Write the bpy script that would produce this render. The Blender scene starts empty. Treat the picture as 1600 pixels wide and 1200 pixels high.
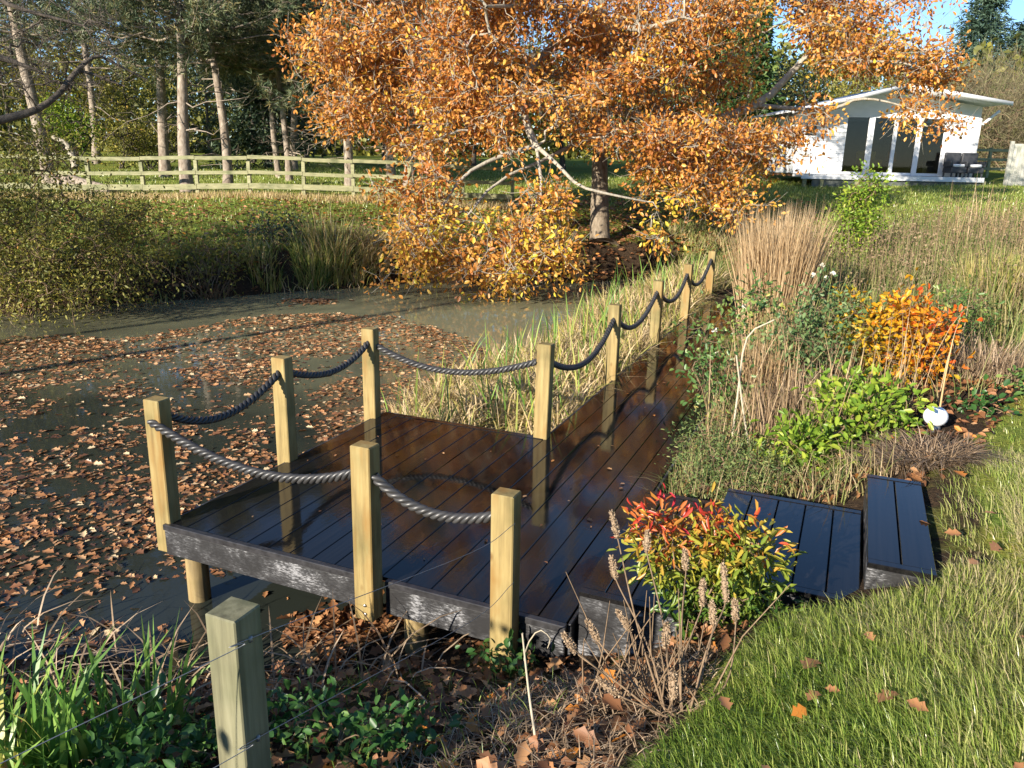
import bpy, bmesh, math
import numpy as np
from mathutils import Matrix, Vector

rng = np.random.default_rng(11)
scene = bpy.context.scene
COL = scene.collection

# ------------------------------------------------------------------ camera
CAM = np.array([3.7124, -3.3118, 2.2097])
F_PX = 1243.4                                   # focal length in pixels of a 1600 px wide frame
PITCH, ROLL, YAW = (math.radians(a) for a in (15.83, 1.283, -22.88))
FW = np.array([math.sin(YAW) * math.cos(PITCH), math.cos(YAW) * math.cos(PITCH), -math.sin(PITCH)])
_rt = np.array([math.cos(YAW), -math.sin(YAW), 0.0])
_up = np.array([math.sin(YAW) * math.sin(PITCH), math.cos(YAW) * math.sin(PITCH), math.cos(PITCH)])
RT = _rt * math.cos(ROLL) + _up * math.sin(ROLL)
UP = -_rt * math.sin(ROLL) + _up * math.cos(ROLL)
cam_data = bpy.data.cameras.new('camera')
cam_data.sensor_width = 36.0
cam_data.lens = 36.0 * F_PX / 1600.0
cam_data.clip_start = 0.05
cam_data.clip_end = 2000.0
cam = bpy.data.objects.new('camera', cam_data)
COL.objects.link(cam)
cam.matrix_world = Matrix(((RT[0], UP[0], -FW[0], CAM[0]), (RT[1], UP[1], -FW[1], CAM[1]),
                           (RT[2], UP[2], -FW[2], CAM[2]), (0, 0, 0, 1)))
scene.camera = cam

# ------------------------------------------------------------------ sky, sun, exposure
SUN_EL, SUN_AZ = math.radians(19.5), math.radians(199.0)     # azimuth clockwise from +Y
to_sun = Vector((math.sin(SUN_AZ) * math.cos(SUN_EL), math.cos(SUN_AZ) * math.cos(SUN_EL), math.sin(SUN_EL)))
world = bpy.data.worlds.new('World')
scene.world = world
world.use_nodes = True
wn = world.node_tree
wn.nodes.clear()
sky = wn.nodes.new('ShaderNodeTexSky')
sky.sky_type = 'NISHITA'
sky.sun_disc = False
sky.sun_elevation = SUN_EL
sky.sun_rotation = SUN_AZ
sky.altitude = 1500
sky.air_density = 1.0
sky.dust_density = 0.1
sky.ozone_density = 4.0
bg = wn.nodes.new('ShaderNodeBackground')
bg.inputs['Strength'].default_value = 0.095
wo = wn.nodes.new('ShaderNodeOutputWorld')
wn.links.new(sky.outputs[0], bg.inputs[0])
wn.links.new(bg.outputs[0], wo.inputs[0])
sun_data = bpy.data.lights.new('sun', 'SUN')
sun_data.energy = 5.0
sun_data.angle = math.radians(0.53)
sun_data.color = (1.0, 0.91, 0.77)
sun = bpy.data.objects.new('sun', sun_data)
sun.rotation_euler = to_sun.to_track_quat('Z', 'Y').to_euler()
sun.location = (0, -20, 30)
COL.objects.link(sun)
scene.view_settings.view_transform = 'Standard'
scene.view_settings.look = 'None'
scene.view_settings.exposure = 1.15
scene.view_settings.gamma = 1.0
scene.cycles.max_bounces = 6
scene.cycles.diffuse_bounces = 3
scene.cycles.glossy_bounces = 3
scene.cycles.transmission_bounces = 4
scene.cycles.transparent_max_bounces = 6
scene.cycles.use_denoising = True


def at(px, py, d):
    """point d metres deep along the view axis, seen at (px, py) of the 1600x1200 photograph"""
    return CAM + d * (FW + RT * (px - 800) / F_PX - UP * (py - 600) / F_PX)


# ------------------------------------------------------------------ materials
def new_mat(name):
    m = bpy.data.materials.new(name)
    m.use_nodes = True
    nt = m.node_tree
    nt.nodes.clear()
    out = nt.nodes.new('ShaderNodeOutputMaterial')
    p = nt.nodes.new('ShaderNodeBsdfPrincipled')
    nt.links.new(p.outputs[0], out.inputs[0])
    return m, nt, p, out


def node(nt, typ, **kw):
    n = nt.nodes.new(typ)
    for k, v in kw.items():
        setattr(n, k, v)
    return n


def ramp(nt, fac, stops, interp='LINEAR'):
    r = nt.nodes.new('ShaderNodeValToRGB')
    r.color_ramp.interpolation = interp
    el = r.color_ramp.elements
    while len(el) < len(stops):
        el.new(0.5)
    for e, (p, c) in zip(el, stops):
        e.position = p
        e.color = (*c, 1) if len(c) == 3 else c
    if fac is not None:
        nt.links.new(fac, r.inputs[0])
    return r


def noise(nt, vec, scale, detail=4.0, rough=0.55):
    n = nt.nodes.new('ShaderNodeTexNoise')
    n.inputs['Scale'].default_value = scale
    n.inputs['Detail'].default_value = detail
    n.inputs['Roughness'].default_value = rough
    if vec is not None:
        nt.links.new(vec, n.inputs['Vector'])
    return n


def mapped(nt, scale=(1, 1, 1), rand=True):
    tc = nt.nodes.new('ShaderNodeTexCoord')
    mp = nt.nodes.new('ShaderNodeMapping')
    mp.inputs['Scale'].default_value = scale
    nt.links.new(tc.outputs['Object'], mp.inputs['Vector'])
    if rand:
        oi = nt.nodes.new('ShaderNodeObjectInfo')
        mul = node(nt, 'ShaderNodeMath', operation='MULTIPLY')
        mul.inputs[1].default_value = 37.0
        nt.links.new(oi.outputs['Random'], mul.inputs[0])
        nt.links.new(mul.outputs[0], mp.inputs['Location'])
    return mp.outputs[0]


def bump(nt, p, height, strength, dist=0.02):
    b = nt.nodes.new('ShaderNodeBump')
    b.inputs['Strength'].default_value = strength
    b.inputs['Distance'].default_value = dist
    nt.links.new(height, b.inputs['Height'])
    nt.links.new(b.outputs[0], p.inputs['Normal'])
    return b


def leaf_mat(name, stops, trans=0.35, rough=0.5, spec=0.35):
    """colour picked per leaf from the 'rnd' attribute, with light coming through the blade"""
    m, nt, p, out = new_mat(name)
    a = node(nt, 'ShaderNodeAttribute', attribute_name='rnd')
    r = ramp(nt, a.outputs['Fac'], stops)
    nt.links.new(r.outputs[0], p.inputs['Base Color'])
    p.inputs['Roughness'].default_value = rough
    p.inputs['Specular IOR Level'].default_value = spec
    if trans > 0:
        t = nt.nodes.new('ShaderNodeBsdfTranslucent')
        nt.links.new(r.outputs[0], t.inputs[0])
        mx = nt.nodes.new('ShaderNodeMixShader')
        mx.inputs[0].default_value = trans
        nt.links.new(p.outputs[0], mx.inputs[1])
        nt.links.new(t.outputs[0], mx.inputs[2])
        nt.links.new(mx.outputs[0], out.inputs[0])
    return m


def grain_mat(name, c1, c2, c3, scale=(14, 14, 0.9), rough=0.65, bmp=0.25, spec=0.3, stain=None):
    m, nt, p, out = new_mat(name)
    v = mapped(nt, scale)
    n = noise(nt, v, 2.2, 6, 0.6)
    r = ramp(nt, n.outputs['Fac'], [(0.25, c1), (0.5, c2), (0.75, c3)])
    col = r.outputs[0]
    v2 = mapped(nt, (1, 1, 1))
    n2 = noise(nt, v2, 3.0, 3)
    r2 = ramp(nt, n2.outputs['Fac'], [(0.28, (0.55, 0.60, 0.52)), (0.5, (0.95, 0.95, 0.93)), (0.72, (1.12, 1.1, 1.08))])
    mx = node(nt, 'ShaderNodeMix', data_type='RGBA', blend_type='MULTIPLY')
    mx.inputs[0].default_value = 1.0
    nt.links.new(col, mx.inputs[6])
    nt.links.new(r2.outputs[0], mx.inputs[7])
    col = mx.outputs[2]
    vo = nt.nodes.new('ShaderNodeTexVoronoi')                       # scattered knots
    vo.inputs['Scale'].default_value = 5.0
    nt.links.new(mapped(nt, (1, 1, 0.55)), vo.inputs['Vector'])
    rk = ramp(nt, vo.outputs['Distance'], [(0.03, (0.45, 0.3, 0.18)), (0.09, (1, 1, 1))])
    mk = node(nt, 'ShaderNodeMix', data_type='RGBA', blend_type='MULTIPLY')
    mk.inputs[0].default_value = 0.8
    nt.links.new(col, mk.inputs[6])
    nt.links.new(rk.outputs[0], mk.inputs[7])
    col = mk.outputs[2]
    if stain:
        n3 = noise(nt, mapped(nt, (3, 3, 0.8)), 2.3, 4)
        r3 = ramp(nt, n3.outputs['Fac'], [(0.5, (0, 0, 0)), (0.68, (1, 1, 1))])
        ms = node(nt, 'ShaderNodeMix', data_type='RGBA')
        nt.links.new(r3.outputs[0], ms.inputs[0])
        nt.links.new(col, ms.inputs[6])
        ms.inputs[7].default_value = (*stain, 1)
        col = ms.outputs[2]
    nt.links.new(col, p.inputs['Base Color'])
    p.inputs['Roughness'].default_value = rough
    p.inputs['Specular IOR Level'].default_value = spec
    bump(nt, p, n.outputs['Fac'], bmp, 0.004)
    return m


def bark_mat(name, c1, c2, scale=(9, 9, 2.0), bmp=0.8, dist=0.03):
    m, nt, p, out = new_mat(name)
    v = mapped(nt, scale, rand=False)
    n = noise(nt, v, 1.6, 7, 0.65)
    r = ramp(nt, n.outputs['Fac'], [(0.3, c1), (0.7, c2)])
    nt.links.new(r.outputs[0], p.inputs['Base Color'])
    p.inputs['Roughness'].default_value = 0.9
    p.inputs['Specular IOR Level'].default_value = 0.15
    bump(nt, p, n.outputs['Fac'], bmp, dist)
    return m


def plain_mat(name, col, rough=0.5, metal=0.0, spec=0.5, var=0.15, scale=6.0):
    m, nt, p, out = new_mat(name)
    n = noise(nt, mapped(nt), scale, 5)
    lo = tuple(c * (1 - var) for c in col)
    hi = tuple(min(1, c * (1 + var)) for c in col)
    r = ramp(nt, n.outputs['Fac'], [(0.3, lo), (0.7, hi)])
    nt.links.new(r.outputs[0], p.inputs['Base Color'])
    p.inputs['Roughness'].default_value = rough
    p.inputs['Metallic'].default_value = metal
    p.inputs['Specular IOR Level'].default_value = spec
    return m


M = {}
M['post'] = grain_mat('treated_pine', (0.14, 0.10, 0.04), (0.275, 0.205, 0.082), (0.345, 0.275, 0.125), stain=(0.235, 0.135, 0.038))
M['grey_post'] = grain_mat('weathered_pine', (0.085, 0.08, 0.05), (0.185, 0.175, 0.105), (0.27, 0.255, 0.165), stain=(0.11, 0.115, 0.062))
M['pile'] = grain_mat('pile_timber', (0.20, 0.14, 0.06), (0.29, 0.215, 0.10), (0.36, 0.28, 0.14), stain=(0.12, 0.09, 0.05))
M['rail'] = grain_mat('fence_rail_timber', (0.19, 0.185, 0.10), (0.30, 0.29, 0.16), (0.40, 0.385, 0.23), scale=(2, 14, 14))


def deck_material():
    """dark composite boards, wet: a film of water with drier, duller patches"""
    m, nt, p, out = new_mat('wet_decking')
    tc = nt.nodes.new('ShaderNodeTexCoord')
    geo = nt.nodes.new('ShaderNodeNewGeometry')
    oi = nt.nodes.new('ShaderNodeObjectInfo')
    n1 = noise(nt, geo.outputs['Position'], 1.5, 4)
    n2 = noise(nt, geo.outputs['Position'], 28.0, 5)
    mp = nt.nodes.new('ShaderNodeMapping')
    mp.inputs['Scale'].default_value = (60, 1.2, 60)
    nt.links.new(geo.outputs['Position'], mp.inputs['Vector'])
    ng = noise(nt, mp.outputs[0], 1.0, 3)
    r = ramp(nt, ng.outputs['Fac'], [(0.3, (0.0055, 0.0054, 0.0058)), (0.7, (0.0125, 0.0120, 0.0122))])
    ro = ramp(nt, oi.outputs['Random'], [(0, (0.8, 0.8, 0.8)), (1, (1.25, 1.2, 1.15))])
    mx = node(nt, 'ShaderNodeMix', data_type='RGBA', blend_type='MULTIPLY')
    mx.inputs[0].default_value = 1
    nt.links.new(r.outputs[0], mx.inputs[6])
    nt.links.new(ro.outputs[0], mx.inputs[7])
    nt.links.new(mx.outputs[2], p.inputs['Base Color'])
    rr = ramp(nt, n1.outputs['Fac'], [(0.40, (0.012,) * 3), (0.66, (0.075,) * 3)])
    nt.links.new(rr.outputs[0], p.inputs['Roughness'])
    p.inputs['IOR'].default_value = 1.42
    p.inputs['Specular IOR Level'].default_value = 0.5
    b = bump(nt, p, n2.outputs['Fac'], 0.05, 0.004)
    b2 = nt.nodes.new('ShaderNodeBump')
    b2.inputs['Strength'].default_value = 0.06
    b2.inputs['Distance'].default_value = 0.003
    nt.links.new(ng.outputs['Fac'], b2.inputs['Height'])
    nt.links.new(b2.outputs[0], b.inputs['Normal'])
    return m


M['deck'] = deck_material()


def fascia_material():
    m, nt, p, out = new_mat('scuffed_fascia')
    geo = nt.nodes.new('ShaderNodeNewGeometry')
    mp = nt.nodes.new('ShaderNodeMapping')
    mp.inputs['Scale'].default_value = (34, 34, 120)
    nt.links.new(geo.outputs['Position'], mp.inputs['Vector'])
    n = noise(nt, mp.outputs[0], 1.0, 6, 0.7)
    n2 = noise(nt, geo.outputs['Position'], 5.5, 4)
    mul = node(nt, 'ShaderNodeMath', operation='MULTIPLY')
    nt.links.new(n.outputs['Fac'], mul.inputs[0])
    nt.links.new(n2.outputs['Fac'], mul.inputs[1])
    r = ramp(nt, mul.outputs[0], [(0.20, (0.013, 0.0125, 0.0135)), (0.28, (0.034, 0.034, 0.036)), (0.33, (0.09, 0.09, 0.094)), (0.37, (0.23, 0.23, 0.24))])
    nt.links.new(r.outputs[0], p.inputs['Base Color'])
    p.inputs['Roughness'].default_value = 0.55
    bump(nt, p, n.outputs['Fac'], 0.25, 0.004)
    return m


M['fascia'] = fascia_material()
M['trim'] = plain_mat('dark_edge_trim', (0.028, 0.027, 0.029), 0.38, var=0.5, scale=25)


def water_material():
    m, nt, p, out = new_mat('murky_water')
    geo = nt.nodes.new('ShaderNodeNewGeometry')
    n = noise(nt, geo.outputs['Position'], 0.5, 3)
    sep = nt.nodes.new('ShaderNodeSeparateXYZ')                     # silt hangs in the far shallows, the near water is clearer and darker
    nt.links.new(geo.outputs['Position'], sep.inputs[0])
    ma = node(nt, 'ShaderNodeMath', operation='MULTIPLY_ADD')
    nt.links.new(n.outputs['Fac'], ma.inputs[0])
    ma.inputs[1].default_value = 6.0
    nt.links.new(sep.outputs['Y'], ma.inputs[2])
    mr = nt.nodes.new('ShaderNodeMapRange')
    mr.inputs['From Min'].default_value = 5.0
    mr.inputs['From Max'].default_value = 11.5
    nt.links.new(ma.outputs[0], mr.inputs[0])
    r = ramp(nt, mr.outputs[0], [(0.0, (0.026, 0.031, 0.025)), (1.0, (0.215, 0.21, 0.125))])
    nt.links.new(r.outputs[0], p.inputs['Base Color'])
    p.inputs['Roughness'].default_value = 0.035
    p.inputs['IOR'].default_value = 1.33
    n2 = noise(nt, geo.outputs['Position'], 5.0, 3)
    bump(nt, p, n2.outputs['Fac'], 0.06, 0.02)
    return m


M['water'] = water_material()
M['rope'] = leaf_mat('black_rope', [(0, (0.022, 0.021, 0.021)), (1, (0.058, 0.056, 0.054))], 0, 0.42, 0.6)
M['wire'] = plain_mat('galvanised_wire', (0.30, 0.31, 0.32), 0.5, 0.8)
M['bolt'] = plain_mat('bolt_steel', (0.6, 0.6, 0.6), 0.3, 0.9)
M['white'] = plain_mat('white_paint', (0.66, 0.67, 0.69), 0.5, var=0.05)
M['white_shade'] = plain_mat('white_trim_paint', (0.70, 0.70, 0.71), 0.45, var=0.04)
M['roof'] = plain_mat('grey_roof_felt', (0.42, 0.45, 0.49), 0.6)
M['cabin_inside'] = plain_mat('brown_pine_lining', (0.20, 0.11, 0.06), 0.7)
M['deck_dark'] = plain_mat('porch_skirting', (0.10, 0.11, 0.10), 0.7)
M['yellow'] = plain_mat('yellow_upholstery', (0.65, 0.45, 0.06), 0.8)
M['orange'] = plain_mat('orange_shade', (0.65, 0.25, 0.06), 0.8)
M['wicker'] = plain_mat('dark_wicker', (0.04, 0.042, 0.048), 0.6)
M['cushion'] = plain_mat('white_cushion', (0.7, 0.7, 0.72), 0.9)
M['lantern'] = plain_mat('white_globe', (0.82, 0.84, 0.87), 0.35, var=0.06, scale=20)
M['lantern_base'] = plain_mat('steel_collar', (0.35, 0.36, 0.37), 0.4, 0.8)
M['cane'] = plain_mat('bamboo_cane', (0.45, 0.30, 0.14), 0.5)
M['panel'] = grain_mat('grey_fence_board', (0.34, 0.33, 0.29), (0.46, 0.45, 0.40), (0.55, 0.54, 0.49))
M['stick'] = plain_mat('pale_stick', (0.42, 0.36, 0.26), 0.8)


def glass_material():
    m, nt, p, out = new_mat('window_glass')
    nt.nodes.remove(p)
    g = nt.nodes.new('ShaderNodeBsdfGlossy')
    g.inputs['Roughness'].default_value = 0.02
    t = nt.nodes.new('ShaderNodeBsdfTransparent')
    t.inputs[0].default_value = (0.62, 0.62, 0.6, 1)
    fr = nt.nodes.new('ShaderNodeFresnel')
    fr.inputs[0].default_value = 1.5
    mx = nt.nodes.new('ShaderNodeMixShader')
    nt.links.new(fr.outputs[0], mx.inputs[0])
    nt.links.new(t.outputs[0], mx.inputs[1])
    nt.links.new(g.outputs[0], mx.inputs[2])
    nt.links.new(mx.outputs[0], out.inputs[0])
    return m


M['glass'] = glass_material()
M['oak_bark'] = bark_mat('oak_bark', (0.10, 0.075, 0.05), (0.30, 0.245, 0.18))
M['pale_bark'] = bark_mat('pale_branch_bark', (0.24, 0.21, 0.16), (0.46, 0.41, 0.33))
M['pine_bark'] = bark_mat('pine_bark', (0.13, 0.095, 0.07), (0.42, 0.355, 0.285), (6, 6, 3.0))
M['dark_bark'] = bark_mat('dark_bark', (0.05, 0.042, 0.036), (0.15, 0.125, 0.10))
M['twig'] = bark_mat('brown_twig', (0.13, 0.085, 0.05), (0.27, 0.19, 0.12), (20, 20, 20), 0.2, 0.01)
M['oak_leaf'] = leaf_mat('oak_autumn_leaf', [(0.0, (0.19, 0.055, 0.016)), (0.22, (0.42, 0.145, 0.03)), (0.48, (0.60, 0.26, 0.052)),
                                            (0.72, (0.70, 0.375, 0.09)), (0.88, (0.74, 0.48, 0.045)), (1.0, (0.58, 0.48, 0.05))], 0.32, 0.42, 0.5)
M['litter'] = leaf_mat('fallen_leaf', [(0.0, (0.09, 0.04, 0.02)), (0.35, (0.24, 0.105, 0.045)), (0.65, (0.40, 0.19, 0.08)),
                                      (0.9, (0.50, 0.29, 0.14)), (1.0, (0.55, 0.20, 0.03))], 0.15, 0.55)
M['pond_leaf'] = leaf_mat('floating_leaf', [(0.0, (0.06, 0.028, 0.014)), (0.25, (0.22, 0.095, 0.04)), (0.6, (0.45, 0.215, 0.085)),
                                           (0.85, (0.60, 0.37, 0.19)), (1.0, (0.68, 0.52, 0.30))], 0.1, 0.35, 0.6)
M['pine_needle'] = leaf_mat('pine_needle', [(0.0, (0.03, 0.055, 0.035)), (0.35, (0.085, 0.12, 0.062)), (0.7, (0.17, 0.19, 0.09)), (1, (0.32, 0.26, 0.11))], 0.15, 0.45)
M['cypress'] = leaf_mat('cypress_spray', [(0.0, (0.03, 0.07, 0.02)), (0.5, (0.075, 0.14, 0.035)), (1, (0.17, 0.22, 0.05))], 0.2)
M['dark_ever'] = leaf_mat('dark_evergreen', [(0.0, (0.018, 0.038, 0.024)), (0.6, (0.05, 0.08, 0.042)), (1, (0.11, 0.14, 0.06))], 0.15)
M['blue_fir'] = leaf_mat('blue_green_fir', [(0.0, (0.04, 0.08, 0.06)), (0.6, (0.08, 0.13, 0.085)), (1, (0.12, 0.17, 0.10))], 0.15)
M['olive_leaf'] = leaf_mat('olive_leaf', [(0.0, (0.09, 0.10, 0.024)), (0.4, (0.20, 0.20, 0.042)), (0.75, (0.36, 0.32, 0.06)), (0.93, (0.50, 0.40, 0.065)), (1, (0.50, 0.19, 0.04))], 0.35)
M['yellow_leaf'] = leaf_mat('yellowing_leaf', [(0.0, (0.14, 0.14, 0.03)), (0.5, (0.36, 0.30, 0.05)), (1, (0.55, 0.42, 0.06))], 0.4)
M['bare_twig'] = leaf_mat('fine_bare_twig', [(0.0, (0.07, 0.06, 0.035)), (0.45, (0.15, 0.125, 0.075)), (0.75, (0.26, 0.22, 0.13)), (1, (0.13, 0.16, 0.05))], 0.0, 0.8, 0.1)
M['lawn'] = leaf_mat('lawn_blade', [(0.0, (0.08, 0.16, 0.025)), (0.3, (0.20, 0.30, 0.045)), (0.6, (0.36, 0.43, 0.095)), (0.85, (0.50, 0.50, 0.17)), (1, (0.58, 0.48, 0.27))], 0.4, 0.33, 0.6)
M['sedge'] = leaf_mat('sedge_blade', [(0.0, (0.05, 0.10, 0.02)), (0.25, (0.20, 0.25, 0.05)), (0.45, (0.40, 0.36, 0.10)), (0.7, (0.52, 0.38, 0.18)), (1, (0.64, 0.49, 0.29))], 0.3, 0.5)
M['deadreed'] = leaf_mat('dead_reed', [(0.0, (0.11, 0.07, 0.04)), (0.5, (0.29, 0.20, 0.12)), (1, (0.50, 0.38, 0.26))], 0.2, 0.6)
M['straw'] = leaf_mat('straw_grass', [(0.0, (0.30, 0.19, 0.09)), (0.5, (0.50, 0.35, 0.19)), (1, (0.64, 0.49, 0.30))], 0.35, 0.55)
M['meadow'] = leaf_mat('meadow_stem', [(0.0, (0.07, 0.12, 0.025)), (0.3, (0.15, 0.20, 0.05)), (0.55, (0.27, 0.27, 0.09)), (0.8, (0.36, 0.28, 0.13)), (1, (0.44, 0.33, 0.19))], 0.3, 0.6)
M['seed'] = leaf_mat('brown_seed_head', [(0.0, (0.11, 0.08, 0.045)), (0.6, (0.24, 0.17, 0.10)), (1, (0.34, 0.26, 0.16))], 0.1, 0.8, 0.1)
M['iris'] = leaf_mat('iris_blade', [(0.0, (0.05, 0.13, 0.025)), (0.5, (0.13, 0.27, 0.05)), (0.9, (0.26, 0.40, 0.08)), (1, (0.45, 0.42, 0.10))], 0.35, 0.35, 0.5)
M['nettle'] = leaf_mat('nettle_leaf', [(0.0, (0.025, 0.085, 0.022)), (0.6, (0.06, 0.15, 0.035)), (1, (0.14, 0.24, 0.05))], 0.35, 0.4, 0.5)
M['rose'] = leaf_mat('rose_leaf', [(0.0, (0.04, 0.10, 0.025)), (0.55, (0.11, 0.20, 0.05)), (0.85, (0.25, 0.32, 0.08)), (1, (0.45, 0.42, 0.10))], 0.3, 0.4, 0.5)
M['bluegreen'] = leaf_mat('blue_green_leaf', [(0.0, (0.045, 0.10, 0.035)), (0.55, (0.13, 0.21, 0.075)), (1, (0.33, 0.37, 0.14))], 0.3, 0.45)
M['lime'] = leaf_mat('lime_leaf', [(0.0, (0.08, 0.18, 0.02)), (0.5, (0.24, 0.36, 0.04)), (0.85, (0.42, 0.48, 0.06)), (1, (0.55, 0.50, 0.10))], 0.4, 0.4)
M['azalea'] = leaf_mat('azalea_autumn_leaf', [(0.0, (0.22, 0.24, 0.03)), (0.14, (0.55, 0.38, 0.025)), (0.35, (0.68, 0.36, 0.02)), (0.65, (0.70, 0.20, 0.02)), (0.85, (0.62, 0.075, 0.02)), (1, (0.42, 0.03, 0.02))], 0.4, 0.4)
M['nandina'] = leaf_mat('nandina_leaf', [(0.0, (0.07, 0.15, 0.025)), (0.3, (0.24, 0.30, 0.04)), (0.48, (0.46, 0.38, 0.05)), (0.62, (0.50, 0.19, 0.04)), (0.8, (0.55, 0.06, 0.03)), (1, (0.50, 0.03, 0.05))], 0.35, 0.35, 0.5)
M['petal'] = leaf_mat('cream_petal', [(0, (0.7, 0.66, 0.5)), (1, (0.8, 0.78, 0.68))], 0.3)
M['creeper'] = leaf_mat('low_herb_leaf', [(0.0, (0.05, 0.10, 0.03)), (0.5, (0.14, 0.20, 0.06)), (0.9, (0.27, 0.28, 0.09)), (1, (0.45, 0.30, 0.07))], 0.3)


# ------------------------------------------------------------------ mesh helpers
def nrm(v):
    return v / np.maximum(np.linalg.norm(v, axis=-1, keepdims=True), 1e-9)


def rdirs(n, up=0.0):
    v = rng.normal(size=(n, 3))
    v[:, 2] += up
    return nrm(v)


class Soup:
    """collects many small faces and links them as one mesh object"""

    def __init__(self):
        self.V, self.F, self.n = [], {3: [], 4: []}, 0

    def add(self, verts, faces, rnd, mi=0):
        verts = np.asarray(verts, np.float32)
        N, m, _ = verts.shape
        base = self.n + np.arange(N)[:, None] * m
        for k in (3, 4):
            fs = np.array([f for f in faces if len(f) == k])
            if len(fs):
                idx = (base[:, :, None] + fs[None]).reshape(-1, k)
                self.F[k].append((idx, np.repeat(np.broadcast_to(rnd, (N,)), len(fs)), mi))
        self.V.append(verts.reshape(-1, 3))
        self.n += N * m
        return self

    def mesh(self, name, origin=(0, 0, 0), smooth=False):
        V = np.concatenate(self.V) - np.asarray(origin, np.float32)
        loops, starts, rnds, mis, s = [], [], [], [], 0
        for k in (3, 4):
            for idx, r, mi in self.F[k]:
                loops.append(idx.ravel())
                starts.append(s + np.arange(len(idx)) * k)
                rnds.append(r)
                mis.append(np.full(len(idx), mi))
                s += idx.size
        me = bpy.data.meshes.new(name)
        me.vertices.add(len(V))
        me.vertices.foreach_set('co', V.astype(np.float32).ravel())
        lo = np.concatenate(loops).astype(np.int32)
        st = np.concatenate(starts).astype(np.int32)
        me.loops.add(len(lo))
        me.loops.foreach_set('vertex_index', lo)
        me.polygons.add(len(st))
        me.polygons.foreach_set('loop_start', st)
        me.polygons.foreach_set('material_index', np.concatenate(mis).astype(np.int32))
        if smooth:
            me.polygons.foreach_set('use_smooth', np.ones(len(st), bool))
        a = me.attributes.new('rnd', 'FLOAT', 'FACE')
        a.data.foreach_set('value', np.concatenate(rnds).astype(np.float32))
        me.update(calc_edges=True)
        return me


def link(name, me, mats, parent=None, loc=(0, 0, 0)):
    if me is not None:
        for m in (mats if isinstance(mats, (list, tuple)) else [mats]):
            me.materials.append(M[m])
    o = bpy.data.objects.new(name, me)
    COL.objects.link(o)
    o.location = loc
    if parent is not None:
        o.parent = parent
    return o


def tag(o, label=None, cat=None, group=None, kind=None):
    if label:
        o['label'] = label
    if cat:
        o['category'] = cat
    if group:
        o['group'] = group
    if kind:
        o['kind'] = kind
    return o


def thing(name, loc, label, cat, group=None, rz=0.0):
    o = bpy.data.objects.new(name, None)
    COL.objects.link(o)
    o.empty_display_size = 0.2
    o.location = loc
    o.rotation_euler = (0, 0, rz)
    return tag(o, label, cat, group)


def part(name, soup, mats, parent, smooth=False):
    """a part whose soup is in world coordinates, under a thing that is not rotated"""
    return link(name, soup.mesh(name, parent.location, smooth), mats, parent)


_boxes = {}


def box_mesh(sx, sy, sz, bev=0.004):
    """bevelled box resting on z = 0, centred in x and y"""
    key = (round(sx, 4), round(sy, 4), round(sz, 4), bev)
    if key in _boxes:
        return _boxes[key]
    bm = bmesh.new()
    bmesh.ops.create_cube(bm, size=1.0)
    bmesh.ops.scale(bm, vec=(sx, sy, sz), verts=bm.verts)
    bmesh.ops.translate(bm, vec=(0, 0, sz / 2), verts=bm.verts)
    if bev:
        bmesh.ops.bevel(bm, geom=list(bm.edges), offset=bev, segments=1, affect='EDGES', profile=0.5)
    me = bpy.data.meshes.new('box')
    bm.to_mesh(me)
    bm.free()
    _boxes[key] = me
    return me


def box(name, mat, lo, hi, parent=None, bev=0.004):
    """box between two corners; coordinates are local to the parent"""
    lo, hi = np.minimum(lo, hi), np.maximum(lo, hi)
    s = hi - lo
    me = box_mesh(*s, bev)
    if not me.materials:
        me.materials.append(M[mat])
    elif me.materials[0] != M[mat]:
        me = me.copy()
        me.materials.clear()
        me.materials.append(M[mat])
    o = bpy.data.objects.new(name, me)
    COL.objects.link(o)
    o.location = ((lo[0] + hi[0]) / 2, (lo[1] + hi[1]) / 2, lo[2])
    o.parent = parent
    return o


LEAF = np.array([(0, 0, 0), (0.34, 0.36, 0.10), (0.72, 0.42, 0.08), (1, 0, -0.08), (0.72, -0.42, 0.08), (0.34, -0.36, 0.10)])
LEAF_F = [(0, 1, 2, 3), (0, 3, 4, 5)]
LANCE = np.array([(0, 0, 0), (0.42, 0.5, 0.06), (1, 0, -0.12), (0.42, -0.5, 0.06)])
LANCE_F = [(0, 1, 2), (0, 2, 3)]
LOBE = np.array([(0, 0, 0), (0.22, 0.20, .03), (0.36, 0.46, .08), (0.52, 0.24, .03), (0.70, 0.44, .06), (0.84, 0.2, 0), (1, 0, -.06),
                 (0.84, -0.2, 0), (0.70, -0.44, .06), (0.52, -0.24, .03), (0.36, -0.46, .08), (0.22, -0.20, .03)])
LOBE_F = [(0, 1, 2, 3), (3, 4, 5, 6), (0, 3, 6), (0, 6, 9), (0, 9, 10, 11), (6, 7, 8, 9)]


def leaves(s, P, D, N, L, Wd, rnd, shape='leaf', mi=0):
    T, Fc = {'leaf': (LEAF, LEAF_F), 'lance': (LANCE, LANCE_F), 'lobe': (LOBE, LOBE_F)}[shape]
    D = nrm(D)
    S = nrm(np.cross(N, D))
    N = np.cross(D, S)
    L = np.broadcast_to(L, (len(P),))[:, None, None]
    Wd = np.broadcast_to(Wd, (len(P),))[:, None, None]
    v = P[:, None] + T[None, :, 0:1] * L * D[:, None] + T[None, :, 1:2] * Wd * S[:, None] + T[None, :, 2:3] * L * N[:, None]
    s.add(v, Fc, rnd, mi)


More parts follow.
